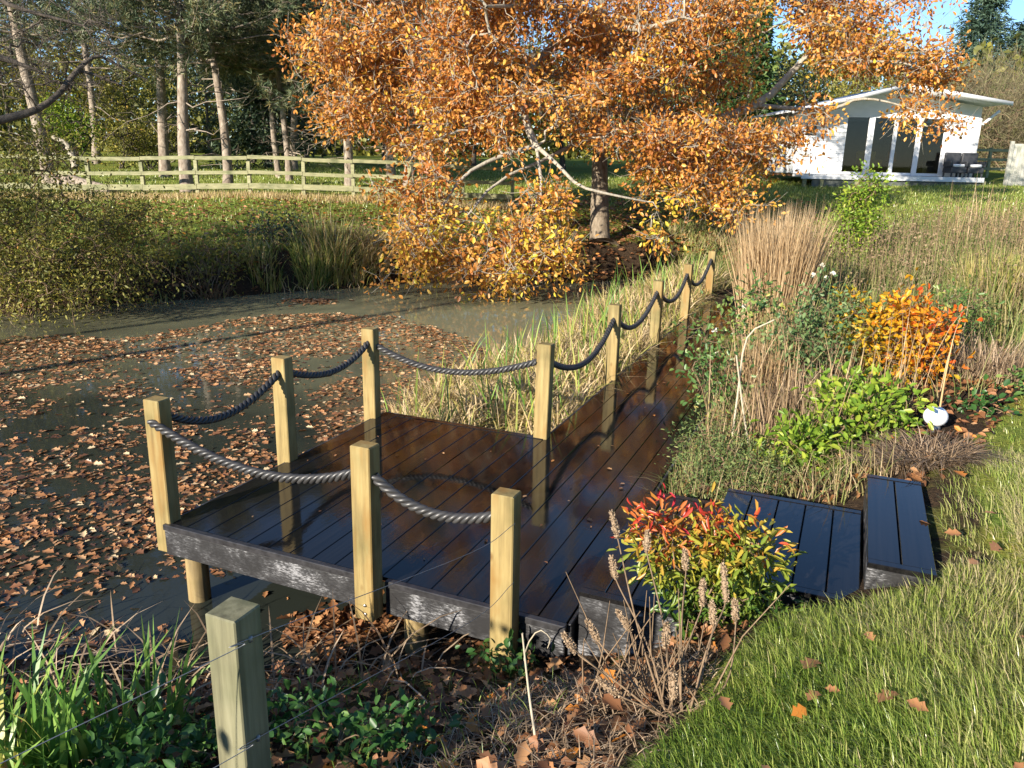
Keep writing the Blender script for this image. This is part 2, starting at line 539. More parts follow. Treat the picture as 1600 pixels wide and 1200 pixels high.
def blades(s, P, h, w, lean, bend, rnd, seg=3, mi=0, droop=0.35):
    """grass blades: h length, lean horizontal direction (n,2), bend 0..1.5 how far the tip goes over"""
    n = len(P)
    h = np.broadcast_to(h, (n,))
    w = np.broadcast_to(w, (n,))
    bend = np.broadcast_to(bend, (n,))
    lean = nrm(np.asarray(lean, float))
    tw = rng.uniform(-1.2, 1.2, n)
    sx = -lean[:, 1] * np.cos(tw) + lean[:, 0] * np.sin(tw)
    sy = lean[:, 0] * np.cos(tw) + lean[:, 1] * np.sin(tw)
    side = np.stack([sx, sy, np.zeros(n)], 1)
    rows, ts = [], np.linspace(0, 1, seg + 1)
    for t in ts:
        out = h * bend * t ** 1.7 * 0.75
        z = h * (t * (1 - 0.25 * np.minimum(bend, 1)) - droop * np.maximum(bend - 0.3, 0) * t ** 3)
        c = P + np.stack([lean[:, 0] * out, lean[:, 1] * out, z], 1)
        if t < 1:
            ww = (w * (1 - 0.55 * t ** 2) / 2)[:, None]
            rows += [c - side * ww, c + side * ww]
        else:
            rows.append(c)
    v = np.stack(rows, 1)
    f = [(2 * i, 2 * i + 1, 2 * i + 3, 2 * i + 2) for i in range(seg - 1)] + [(2 * seg - 2, 2 * seg - 1, 2 * seg)]
    s.add(v, f, rnd, mi)


def tubes(s, pts, rad, sides=5, rnd=0.5, mi=0, cap=False):
    pts = np.asarray(pts, float)
    rad = np.asarray(rad, float)
    n, K, _ = pts.shape
    tan = np.empty_like(pts)
    tan[:, 1:-1] = pts[:, 2:] - pts[:, :-2]
    tan[:, 0] = pts[:, 1] - pts[:, 0]
    tan[:, -1] = pts[:, -1] - pts[:, -2]
    tan = nrm(tan)
    mean = nrm(pts[:, -1] - pts[:, 0])
    ref = np.where(np.abs(mean[:, 2:3]) > 0.8, np.array([[1.0, 0.13, 0.0]]), np.array([[0.0, 0.0, 1.0]]))
    a = nrm(np.cross(tan, ref[:, None]))
    b = np.cross(tan, a)
    th = np.linspace(0, 2 * np.pi, sides, endpoint=False)
    ring = a[:, :, None] * np.cos(th)[None, None, :, None] + b[:, :, None] * np.sin(th)[None, None, :, None]
    v = pts[:, :, None] + ring * rad[:, :, None, None]
    f = []
    for i in range(K - 1):
        for j in range(sides):
            k = (j + 1) % sides
            f.append((i * sides + j, i * sides + k, (i + 1) * sides + k, (i + 1) * sides + j))
    v = v.reshape(n, K * sides, 3)
    if cap:
        v = np.concatenate([v, pts[:, -1:]], 1)
        for j in range(sides):
            f.append(((K - 1) * sides + j, (K - 1) * sides + (j + 1) % sides, K * sides))
    s.add(v, f, rnd, mi)


def spline(ctrl, K):
    """Catmull-Rom through control points, K samples"""
    c = np.asarray(ctrl, float)
    c = np.vstack([2 * c[0] - c[1], c, 2 * c[-1] - c[-2]])
    out = []
    for t in np.linspace(0, len(c) - 3 - 1e-6, K):
        i = int(t)
        u = t - i
        p0, p1, p2, p3 = c[i:i + 4]
        out.append(0.5 * ((2 * p1) + (-p0 + p2) * u + (2 * p0 - 5 * p1 + 4 * p2 - p3) * u * u + (-p0 + 3 * p1 - 3 * p2 + p3) * u ** 3))
    return np.array(out)


def vnoise(x, y, sc, seed=0):
    x, y = np.asarray(x) * sc, np.asarray(y) * sc
    xi, yi = np.floor(x), np.floor(y)
    fx, fy = x - xi, y - yi
    fx, fy = fx * fx * (3 - 2 * fx), fy * fy * (3 - 2 * fy)

    def h(a, b):
        q = np.sin(a * 127.1 + b * 311.7 + seed * 74.7) * 43758.5453
        return q - np.floor(q)
    return (h(xi, yi) * (1 - fx) + h(xi + 1, yi) * fx) * (1 - fy) + (h(xi, yi + 1) * (1 - fx) + h(xi + 1, yi + 1) * fx) * fy


# ------------------------------------------------------------------ terrain
WATER = -0.55
POND = np.array([(-0.45, -0.83), (-1.6, -1.5), (-4, -2.6), (-9, -3.5), (-13.5, -2), (-13.5, 1.5), (-11, 4.0), (-9.55, 5.57), (-8.9, 6.93),
                 (-7.83, 8.51), (-6.25, 10.73), (-5.3, 12.3), (-3.4, 13.3), (-1.9, 14.5), (-1.1, 15.6), (-0.5, 16.0), (-0.2, 14.5),
                 (-0.2, 12.2), (-0.55, 10.0), (-0.3, 7.6), (-0.55, 5.6), (-0.6, 4.3), (-0.3, 3.2), (0.4, 2.9), (1.2, 2.6),
                 (1.5, 1.5), (1.45, 0.45), (1.1, -0.2), (0.45, -0.5)])
CTRL = np.array([
    (-2.1, 16.2, 0.25), (-5, 15, 0.35), (0, 20, 0.9), (-5, 20, 0.95), (1, 27.4, 1.5), (4.3, 27.8, 1.55), (8, 29.5, 1.65), (0, 45, 2.2), (12, 45, 2.3), (30, 40, 2.4),
    (-15.8, 12.5, 0.86), (-12, 14.3, 0.96), (-9.2, 16.9, 1.0), (-18, 12, 0.88), (-20, 22, 1.4), (-14, 28, 1.55), (-30, 30, 1.8), (-25, 50, 2.1), (-60, 60, 2.3),
    (-10.6, 8.0, 0.3), (-12.5, 6, 0.45), (-8.8, 11.5, 0.45), (-16, 2, 0.7), (-16, -6, 0.6), (-5, -6, 0.5), (-5, -4, 0.05),
    (0.6, 4.5, -0.22), (0.8, 8.5, -0.18), (0.9, 12, -0.05), (0.9, 15, 0.1), (2.1, 1.5, -0.32), (2.1, 5, -0.15), (2.1, 9, -0.1), (2.2, 12.5, 0.05),
    (3.0, 2.4, -0.02), (3.4, 3.8, 0.12), (3.2, 7, 0.18), (3.2, 10.5, 0.35), (4.3, 4.5, 0.28), (4.4, 3.2, 0.33), (4.3, 2.0, 0.40), (5.4, 5.9, 0.42), (4, 12.6, 0.5),
    (5.6, 14, 0.7), (7.4, 20.5, 1.25), (2.5, 21, 0.95), (9, 10, 0.8), (9, 4, 0.6), (12, 20, 1.4),
    (4.3, 0.45, 0.41), (4.32, 1.6, 0.42), (5.1, 4.1, 0.43), (6, 0, 0.52), (5, -1.5, 0.56), (3.7, -3.3, 0.65), (4, -8, 0.8), (20, -10, 1.0), (20, 10, 1.0),
    (3.53, -0.17, 0.33), (3.4, 0.4, 0.05), (2.9, -0.1, -0.12), (2.3, 0.1, -0.27), (1.9, -0.1, -0.33), (2.3, -0.7, -0.08), (3.0, -0.9, 0.22), (3.29, -1.27, 0.38),
    (3.0, 0.8, -0.1), (3.5, 1.2, 0.05), (2.3, -1.3, 0.1), (2.3, -1.9, 0.22), (1.5, -1.4, -0.08), (0.8, -1.3, -0.22), (1.2, -1.9, 0.08), (2, -3.5, 0.45), (0, -3, 0.2), (-1, -2.2, -0.1)])
_d = np.linalg.norm(CTRL[:, None, :2] - CTRL[None, :, :2], axis=-1)
_A = np.block([[-_d - np.eye(len(CTRL)) * 0.05, np.ones((len(CTRL), 1))], [np.ones((1, len(CTRL))), np.zeros((1, 1))]])
_w = np.linalg.solve(_A, np.r_[CTRL[:, 2], 0])


def pond_dist(x, y):
    """signed distance to the shore, negative on the water"""
    p = np.stack([x, y], -1).reshape(-1, 2)
    best = np.full(len(p), 1e9)
    inside = np.zeros(len(p), bool)
    for i in range(len(POND)):
        a, b = POND[i], POND[(i + 1) % len(POND)]
        ab = b - a
        t = np.clip(((p - a) @ ab) / (ab @ ab), 0, 1)
        best = np.minimum(best, np.linalg.norm(p - a - t[:, None] * ab, axis=1))
        c = (a[1] > p[:, 1]) != (b[1] > p[:, 1])
        with np.errstate(divide='ignore', invalid='ignore'):
            xc = a[0] + (p[:, 1] - a[1]) * ab[0] / ab[1]
        inside ^= c & (p[:, 0] < xc)
    return np.where(inside, -best, best).reshape(np.shape(x))


def height(x, y):
    x, y = np.asarray(x, float), np.asarray(y, float)
    sh = x.shape
    xf, yf = x.ravel(), y.ravel()
    z = np.full(xf.shape, _w[-1])
    for (cx, cy, _), w in zip(CTRL, _w[:-1]):
        z -= w * np.hypot(xf - cx, yf - cy)
    far = np.clip((np.hypot(xf, yf - 10) - 45) / 60, 0, 1)
    z = z * (1 - far) + 2.2 * far
    z = np.clip(z, -0.42, 3.0)
    d = pond_dist(xf, yf) + 0.16 * (vnoise(xf, yf, 1.7, 3) - 0.5) + 0.07 * (vnoise(xf, yf, 6, 4) - 0.5)
    z += 0.05 * (vnoise(xf, yf, 1.1, 5) - 0.5) + 0.03 * (vnoise(xf, yf, 4.3, 6) - 0.5)
    t = np.clip(d / 0.8, 0, 1)
    t = t * t * (3 - 2 * t)
    zo = (WATER - 0.02) * (1 - t) + z * t
    zo = np.where(d < 0, WATER - 0.03 - np.minimum(0.9, 0.6 * -d), np.maximum(zo, WATER - 0.02 + 0.08 * np.clip(d * 6, 0, 1)))
    return zo.reshape(sh)


def hz(x, y):
    return float(height(np.array([x]), np.array([y]))[0])


def axis_lines(lo, hi, fine_lo, fine_hi, step):
    mid = np.arange(fine_lo, fine_hi, step)
    a, s = [], step
    v = fine_lo
    while v > lo:
        s *= 1.25
        v -= s
        a.append(v)
    b, s = [], step
    v = mid[-1]
    while v < hi:
        s *= 1.25
        v += s
        b.append(v)
    return np.array(a[::-1] + list(mid) + b)


LAWN = np.array([(3.0, -6), (3.2, -1.5), (3.29, -1.27), (3.42, -0.81), (3.55, -0.2), (3.9, 0.12), (4.24, 0.42), (4.30, 0.5), (4.32, 1.65),
                 (4.54, 2.27), (5.14, 4.1), (6.2, 6.2), (9, 9), (30, 12), (30, -6)])


def in_poly(x, y, poly):
    ins = np.zeros(np.shape(x), bool)
    for i in range(len(poly)):
        a, b = poly[i], poly[(i + 1) % len(poly)]
        c = (a[1] > y) != (b[1] > y)
        with np.errstate(divide='ignore', invalid='ignore'):
            xc = a[0] + (y - a[1]) * (b[0] - a[0]) / (b[1] - a[1])
        ins ^= c & (x < xc)
    return ins


def lawnness(x, y):
    """1 on mown or grazed grass, 0 on bare soil and beds"""
    near = in_poly(x, y, LAWN).astype(float)
    bed = (x > -1.2) & (x < 11) & (y > -2) & (y < np.where(x < 2.5, 13, 17))
    foot = (x > -6) & (x < 3.3) & (y < -0.2)
    d = pond_dist(x, y)
    g = np.clip((d - 0.5 + 0.8 * (vnoise(x, y, 0.9, 9) - 0.5)) / 0.7, 0, 1)
    g = np.where(bed, np.where((x > 2.2) & (y > 6), 0.45, 0.12), g)
    g = np.where(foot, 0.15, g)
    oak = np.clip((np.hypot(x + 2.0, y - 16) - 1.0) / 4, 0.45, 1)
    g = np.minimum(g, oak)
    near = np.where((x > 4.15) & (x < 4.6) & (y > 0.6) & (y < 2.4), 0.25, near)
    return np.maximum(near, g)


xs = axis_lines(-420, 420, -14, 9, 0.14)
ys = axis_lines(-120, 700, -4.5, 20, 0.14)
GX, GY = np.meshgrid(xs, ys)
GZ = height(GX, GY)
nx, ny = len(xs), len(ys)
me = bpy.data.meshes.new('ground')
me.vertices.add(nx * ny)
me.vertices.foreach_set('co', np.stack([GX, GY, GZ], -1).astype(np.float32).ravel())
i0 = (np.arange(ny - 1)[:, None] * nx + np.arange(nx - 1)[None]).ravel()
quads = np.stack([i0, i0 + 1, i0 + nx + 1, i0 + nx], 1).astype(np.int32)
me.loops.add(quads.size)
me.loops.foreach_set('vertex_index', quads.ravel())
me.polygons.add(len(quads))
me.polygons.foreach_set('loop_start', np.arange(len(quads), dtype=np.int32) * 4)
me.polygons.foreach_set('use_smooth', np.ones(len(quads), bool))
att = me.attributes.new('lawn', 'FLOAT', 'POINT')
att.data.foreach_set('value', lawnness(GX, GY).astype(np.float32).ravel())
me.update(calc_edges=True)


def ground_material():
    m, nt, p, out = new_mat('soil_and_turf')
    geo = nt.nodes.new('ShaderNodeNewGeometry')
    a = node(nt, 'ShaderNodeAttribute', attribute_name='lawn')
    n1 = noise(nt, geo.outputs['Position'], 2.5, 6, 0.6)
    n2 = noise(nt, geo.outputs['Position'], 38.0, 4, 0.7)
    soil = ramp(nt, n2.outputs['Fac'], [(0.3, (0.022, 0.015, 0.010)), (0.55, (0.055, 0.036, 0.022)), (0.75, (0.12, 0.075, 0.04))])
    grass = ramp(nt, n2.outputs['Fac'], [(0.25, (0.08, 0.11, 0.02)), (0.5, (0.18, 0.21, 0.04)), (0.8, (0.33, 0.31, 0.10))])
    dry = ramp(nt, n1.outputs['Fac'], [(0.35, (0.75, 0.95, 0.8)), (0.7, (1.35, 1.1, 0.95))])
    mg = node(nt, 'ShaderNodeMix', data_type='RGBA', blend_type='MULTIPLY')
    mg.inputs[0].default_value = 1
    nt.links.new(grass.outputs[0], mg.inputs[6])
    nt.links.new(dry.outputs[0], mg.inputs[7])
    add = node(nt, 'ShaderNodeMath', operation='ADD')
    nt.links.new(a.outputs['Fac'], add.inputs[0])
    nt.links.new(n1.outputs['Fac'], add.inputs[1])
    th = ramp(nt, None, [(0.70, (0, 0, 0)), (1.0, (1, 1, 1))])
    nt.links.new(add.outputs[0], th.inputs[0])
    mx = node(nt, 'ShaderNodeMix', data_type='RGBA')
    nt.links.new(th.outputs[0], mx.inputs[0])
    nt.links.new(soil.outputs[0], mx.inputs[6])
    nt.links.new(mg.outputs[2], mx.inputs[7])
    nt.links.new(mx.outputs[2], p.inputs['Base Color'])
    p.inputs['Roughness'].default_value = 0.95
    p.inputs['Specular IOR Level'].default_value = 0.1
    bump(nt, p, n2.outputs['Fac'], 0.9, 0.04)
    return m


M['ground'] = ground_material()
me.materials.append(M['ground'])
ground = bpy.data.objects.new('ground', me)
COL.objects.link(ground)
tag(ground, 'sloping garden ground of turf and bare soil around the pond', 'ground', kind='structure')

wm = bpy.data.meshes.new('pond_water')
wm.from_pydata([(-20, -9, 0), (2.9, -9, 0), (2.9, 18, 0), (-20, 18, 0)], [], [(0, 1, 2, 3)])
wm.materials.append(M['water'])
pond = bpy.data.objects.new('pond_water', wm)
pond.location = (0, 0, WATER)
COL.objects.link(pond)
tag(pond, 'murky green pond water', 'pond', kind='structure')

# ------------------------------------------------------------------ boardwalk
walk = thing('boardwalk', (0.03, -0.03, 0), 'dark wet decked boardwalk with a pond platform and square pine posts', 'boardwalk')
B = np.array([0.03, -0.03, 0.0])
DX0, DX1, WX0, WX1 = 0.03, 1.57, 1.57, 2.64
YF, YB, YE = -0.03, 2.50, 11.6
TH = 0.024


def deck_board(x0, x1, y0, y1, z=0.0, name='plank', mat='deck'):
    return box(name, mat, np.array((x0, y0, z - TH)) - B, np.array((x1, y1, z)) - B, walk, 0.003)


bw = (DX1 - DX0) / 10
deck_board(DX0, DX0 + bw - 0.005, YF + 0.03, YB)                                    # edge board on the pond side
for i in range(1, 10):
    deck_board(DX0 + i * bw, DX0 + (i + 1) * bw - 0.005, YF + 0.03, YB - 0.062)
deck_board(DX0 + bw, DX1 - 0.005, YB - 0.057, YB, 0.004, 'edge_board')
ww = (WX1 - WX0) / 7
for i in range(7):
    cuts = [YF + 0.03, 4.1 + (i % 2) * 0.9, 7.9 + (i % 3) * 0.4, YE]
    for a, b in zip(cuts[:-1], cuts[1:]):
        deck_board(WX0 + i * ww, WX0 + (i + 1) * ww - 0.005, a, b - 0.003)


def fascia(x0, x1, y0, y1, z0, z1, name='fascia', mat='fascia'):
    box(name, mat, np.array((x0, y0, z0)) - B, np.array((x1, y1, z1)) - B, walk, 0.004)


fascia(DX0, 1.483, YF - 0.004, YF + 0.022, -0.20, -0.036)
fascia(DX0 - 0.004, 1.483, YF - 0.012, YF + 0.028, -0.034, 0.004, 'edge_trim', 'trim')
fascia(1.612, WX1, YF - 0.004, YF + 0.022, -0.20, -0.036)
fascia(1.612, WX1 + 0.004, YF - 0.012, YF + 0.028, -0.034, 0.004, 'edge_trim', 'trim')
fascia(DX0 - 0.022, DX0 - 0.002, YF + 0.03, YB, -0.20, -0.004)
fascia(DX0, DX1, YB + 0.002, YB + 0.022, -0.20, -0.002)
fascia(WX0 - 0.022, WX0 - 0.002, YB + 0.03, YE, -0.20, -0.002)
fascia(WX1 + 0.002, WX1 + 0.022, YF + 0.03, YE, -0.20, -0.002)

POSTS = [  # x, y, top, bottom, label
    (0.0, 0.03, 0.79, -0.20, 'corner post beside the open water at the front of the platform'),
    (0.0, 1.184, 0.79, -0.22, 'middle post on the pond side of the platform'),
    (0.0, 2.345, 0.79, -0.30, 'back corner post of the platform beside the pond'),
    (1.53, 2.506, 0.79, -0.40, 'post in the inner corner where the platform meets the walkway'),
    (1.53, 4.546, 0.79, -0.40, 'walkway post next after the inner corner'),
    (1.53, 6.455, 0.79, -0.40, 'third walkway post counted from the platform'),
    (1.53, 8.332, 0.79, -0.40, 'walkway post last but one before the walkway end'),
    (1.53, 10.353, 0.79, -0.40, 'last post at the far end of the walkway'),
    (1.546, -0.095, 0.79, -0.195, 'bolted post on the front fascia, its foot hanging over the water'),
    (2.345, -0.095, 0.68, -0.45, 'shorter greenish front post set in the soil with wire round it')]
for k, (x, y, zt, zb, lab) in enumerate(POSTS):
    sx, sy = 0.118, 0.102
    o = box('post', 'post', np.array((x - sx / 2, y - sy / 2, zb)) - B, np.array((x + sx / 2, y + sy / 2, zt)) - B, walk, 0.006)
    o['label'] = lab
    o.rotation_euler = (rng.normal() * 0.006, rng.normal() * 0.006, rng.normal() * 0.03)


def lathe(name, prof, mat, parent, loc, sides=14):
    prof = np.asarray(prof, float)
    th = np.linspace(0, 2 * np.pi, sides, endpoint=False)
    V = [(r * math.cos(a), r * math.sin(a), z) for r, z in prof for a in th]
    Fc = [(i * sides + j, i * sides + (j + 1) % sides, (i + 1) * sides + (j + 1) % sides, (i + 1) * sides + j)
          for i in range(len(prof) - 1) for j in range(sides)]
    Fc += [tuple(range(sides))[::-1], tuple((len(prof) - 1) * sides + j for j in range(sides))]
    m2 = bpy.data.meshes.new(name)
    m2.from_pydata(V, [], Fc)
    m2.polygons.foreach_set('use_smooth', np.ones(len(Fc), bool))
    return link(name, m2, mat, parent, loc)


for x, y in [(0.13, 0.10), (1.72, 0.11), (0.13, 2.35), (1.0, 1.2), (1.7, 3.4), (1.7, 6.4), (1.7, 9.4)]:
    lathe('pile', [(0.072, -1.0), (0.069, -0.6), (0.068, -0.2), (0.066, -0.03)], 'pile', walk, (x - B[0], y - B[1], 0))
for x, z in [(1.555, -0.10), (1.557, -0.15)]:
    b = lathe('bolt', [(0.009, 0), (0.009, 0.006), (0.005, 0.009)], 'bolt', walk, (x - B[0], -0.146 - B[1], z), 8)
    b.rotation_euler = (math.pi / 2, 0, 0)


# ------------------------------------------------------------------ ropes
def rope(a, b, sag, label, seed=0):
    a, b = np.array(a, float), np.array(b, float)
    K = 90
    t = np.linspace(0, 1, K)
    c = a + (b - a) * t[:, None]
    c[:, 2] -= sag * 4 * t * (1 - t) * (1 + 0.25 * (t - 0.5) * (1 if seed % 2 else -1))
    L = np.linalg.norm(np.diff(c, axis=0), axis=1).sum()
    tan = nrm(np.gradient(c, axis=0))
    s1 = nrm(np.cross(tan, (0, 0, 1.0)))
    s2 = np.cross(s1, tan)
    turns = L / 0.13
    sp = Soup()
    for k in range(3):
        K2 = int(max(90, turns * 14))
        tt = np.linspace(0, 1, K2)
        ci = np.stack([np.interp(tt, t, c[:, j]) for j in range(3)], 1)
        a1 = np.stack([np.interp(tt, t, s1[:, j]) for j in range(3)], 1)
        a2 = np.stack([np.interp(tt, t, s2[:, j]) for j in range(3)], 1)
        ang = (tt * turns + k / 3) * 2 * np.pi
        pts = ci + 0.0152 * (a1 * np.cos(ang)[:, None] + a2 * np.sin(ang)[:, None])
        tubes(sp, pts[None], np.full((1, K2), 0.0132), 7, rng.uniform(0.2, 0.9))
    o = thing('rope', a, label, 'rope', 'ropes strung between the posts')
    part('strands', sp, 'rope', o, True)


ropes = [
    ((0.03, 0.075, 0.68), (0.0, 1.14, 0.68), 0.15, 'black rope from the front corner post to the middle pond-side post'),
    ((0.0, 1.23, 0.67), (0.0, 2.30, 0.67), 0.13, 'black rope from the middle pond-side post to the back corner post'),
    ((0.05, 2.36, 0.64), (1.48, 2.48, 0.64), 0.16, 'grey sunlit rope across the back of the platform'),
    ((1.56, 2.55, 0.64), (1.53, 4.50, 0.64), 0.24, 'dark rope from the inner corner post to the next walkway post'),
    ((1.53, 4.59, 0.65), (1.53, 6.41, 0.65), 0.24, 'dark rope along the walkway, second span after the inner corner'),
    ((1.53, 6.50, 0.65), (1.53, 8.29, 0.65), 0.25, 'dark rope along the walkway, third span after the inner corner'),
    ((1.53, 8.37, 0.65), (1.53, 10.31, 0.65), 0.27, 'dark rope on the farthest span at the walkway end'),
    ((0.0, -0.022, 0.66), (1.49, -0.095, 0.63), 0.15, 'grey rope sagging along the front fascia above the water'),
    ((1.60, -0.095, 0.63), (2.288, -0.095, 0.55), 0.10, 'short grey rope between the bolted post and the shorter greenish post')]
for i, (a, b, sg, lab) in enumerate(ropes):
    rope(a, b, sg, lab, i)


# ------------------------------------------------------------------ steps
def step(name, x0, x1, y0, y1, z0, z1, label, nb, cap=True):
    o = thing(name, (x0, y0, z0), label, 'step', 'box steps up to the lawn')
    b0 = np.array((x0, y0, z0))
    e = 0.05 if cap else 0.0

    def bb(nm, mt, lo, hi):
        box(nm, mt, np.array(lo) - b0, np.array(hi) - b0, o, 0.003)
    bb('side_panel', 'fascia', (x0 + .004, y0 + 0.004, z0), (x1 - .004, y0 + 0.024, z1 - 0.026))
    bb('side_panel', 'fascia', (x0 + .004, y1 - 0.024, z0), (x1 - .004, y1 - 0.004, z1 - 0.026))
    bb('riser', 'fascia', (x0 + .004, y0 + 0.026, z0), (x0 + 0.024, y1 - 0.026, z1 - 0.026))
    bb('riser', 'fascia', (x1 - 0.024, y0 + 0.026, z0), (x1 - .004, y1 - 0.026, z1 - 0.026))
    w = (x1 - x0 - (0.0 if not cap else 0)) / nb
    for i in range(nb):
        bb('plank', 'deck', (x0 + i * w, y0 + e, z1 - TH), (x0 + (i + 1) * w - 0.006, y1 - e, z1))
    if cap:
        bb('edge_board', 'deck', (x0, y0 - 0.002, z1 - TH), (x1 - .006, y0 + e - 0.004, z1 + 0.003))
        bb('edge_board', 'deck', (x0, y1 - e + 0.004, z1 - TH), (x1 - .006, y1 + 0.002, z1 + 0.003))
    return o


step('box_step', 2.672, 3.18, 0.06, 1.45, -0.20, 0.155, 'lowest wide box step against the walkway, half hidden by the red shrub', 4)
step('box_step', 3.19, 3.945, 0.26, 1.36, -0.20, 0.30, 'middle wet box step between the red shrub and the narrow top step', 5)
step('box_step', 3.95, 4.245, 0.39, 1.58, 0.05, 0.45, 'narrow top box step reflecting blue sky beside the lawn', 2)

# ------------------------------------------------------------------ near wire fence
np_post = thing('fence_post', (2.33, -1.89, 0.1), 'weathered grey-green square fence post holding two thin wires', 'post')
box('shaft', 'grey_post', (-0.05, -0.05, -0.25), (0.05, 0.05, 0.955), np_post, 0.004)
cap = Soup()
cap.add(np.array([[(-0.047, -0.047, 0), (0.047, -0.047, 0), (0.047, 0.047, 0), (-0.047, 0.047, 0)]]), [(0, 1, 2, 3)], 0.5)
for z in (0.878, 0.568):
    lathe('staple', [(0.006, -0.008), (0.006, 0.008)], 'wire', np_post, (0.052, 0.0, z), 6)


def wire(name, ctrl, label):
    c = spline(ctrl, 40)
    sp = Soup()
    tubes(sp, c[None], np.full((1, 40), 0.0014), 5)
    o = thing(name, c[0], label, 'wire', 'fence wires')
    part('strand', sp, 'wire', o, True)


wire('fence_wire', [(2.41, -0.15, 0.56), (2.408, -0.6, 0.625), (2.386, -1.88, 0.98), (2.384, -1.945, 0.983), (2.18, -2.46, 0.952), (1.9, -3.2, 0.92)],
     'upper wire from the shorter greenish post past the weathered fence post')
wire('fence_wire', [(2.41, -0.15, 0.25), (2.408, -0.6, 0.30), (2.386, -1.88, 0.67), (2.384, -1.945, 0.672), (2.18, -2.46, 0.65), (1.9, -3.2, 0.62)],
     'lower wire from the shorter greenish post past the weathered fence post')


# ------------------------------------------------------------------ tree growing
def skeleton(limbs):
    """limbs: list of (ctrl points, r0, r1, K); returns node arrays and tube list"""
    nodes, rads, tl = [], [], []
    for ctrl, r0, r1, K in limbs:
        c = spline(ctrl, K)
        r = r0 + (r1 - r0) * np.linspace(0, 1, K) ** 0.8
        tl.append((c, r))
        nodes.append(c)
        rads.append(r)
    return np.concatenate(nodes), np.concatenate(rads), tl


def grow(base_nodes, targets, K=6, wob=0.10, lift=0.08, rtip=0.006, rmax=0.12, expo=0.45):
    """attach every target to the nearest branch; returns branch points (n,K,3) and radii"""
    n0 = len(base_nodes)
    nt_ = len(targets)
    nodes = np.empty((n0 + nt_ * (K - 1), 3))
    nodes[:n0] = base_nodes
    par = np.full(len(nodes), -1)
    n = n0
    d0 = np.min(np.linalg.norm(targets[:, None] - base_nodes[None, ::2], axis=-1), axis=1)
    first = []
    s = np.linspace(0, 1, K)[1:, None]
    for ti in np.argsort(d0):
        t = targets[ti]
        d = np.linalg.norm(nodes[:n] - t, axis=1)
        j = int(np.argmin(d))
        a = nodes[j]
        L = d[j]
        off = rng.normal(size=3) * L * wob
        off[2] += L * lift
        w2 = rng.normal(size=(K - 1, 3)) * L * wob * 0.35
        w2[-1] = 0
        nodes[n:n + K - 1] = a + (t - a) * s + np.sin(np.pi * s) * off + w2
        par[n:n + K - 1] = np.r_[j, np.arange(n, n + K - 2)]
        first.append(n)
        n += K - 1
    cnt = np.zeros(n)
    cnt[np.array(first) + K - 2] = 1
    for i in range(n - 1, n0 - 1, -1):
        if par[i] >= n0:
            cnt[par[i]] += cnt[i]
    r = np.minimum(rtip * np.maximum(cnt, 1) ** expo, rmax)
    first = np.array(first)
    idx = first[:, None] + np.arange(K - 1)[None]
    pts = np.concatenate([nodes[par[first]][:, None], nodes[idx]], 1)
    rad = np.concatenate([r[first][:, None] * 1.1, r[idx]], 1)
    return pts, rad


def ellipsoid_pts(c, r, n, shell=0.0):
    v = rdirs(n)
    q = rng.uniform(shell, 1, n) ** (1 / 3)
    return np.asarray(c) + v * q[:, None] * np.asarray(r)


def leaf_clusters(s, centres, per, spread, L, asp, shape='leaf', rnd_fn=None, down=0.0, outward=None, mi=0):
    n = len(centres) * per
    C = np.repeat(centres, per, 0)
    off = rng.normal(size=(n, 3)) * spread
    P = C + off
    D = nrm(off / max(spread, 1e-6) * 0.6 + rng.normal(size=(n, 3)) * 0.7 + np.array([0, 0, -down]))
    N = rdirs(n, 0.8)
    Ls = L * rng.uniform(0.65, 1.3, n)
    cl = np.repeat(rng.uniform(0, 1, len(centres)), per)
    r = np.clip(0.55 * rng.uniform(0, 1, n) + 0.45 * cl, 0, 1) if rnd_fn is None else rnd_fn(P, cl)
    leaves(s, P, D, N, Ls, Ls * asp, r, shape, mi)


def twigs(s, centres, per, length, rad, rnd=None):
    n = len(centres) * per
    C = np.repeat(centres, per, 0)
    d = rdirs(n, 0.1)
    b = C - d * length * 0.1
    mid = b + d * length * 0.5 + rng.normal(size=(n, 3)) * length * 0.10
    e = b + d * length * rng.uniform(0.7, 1.2, n)[:, None]
    tubes(s, np.stack([b, mid, e], 1), np.tile([rad, rad * 0.75, rad * 0.35], (n, 1)), 3, rng.uniform(0, 1, n) if rnd is None else rnd)


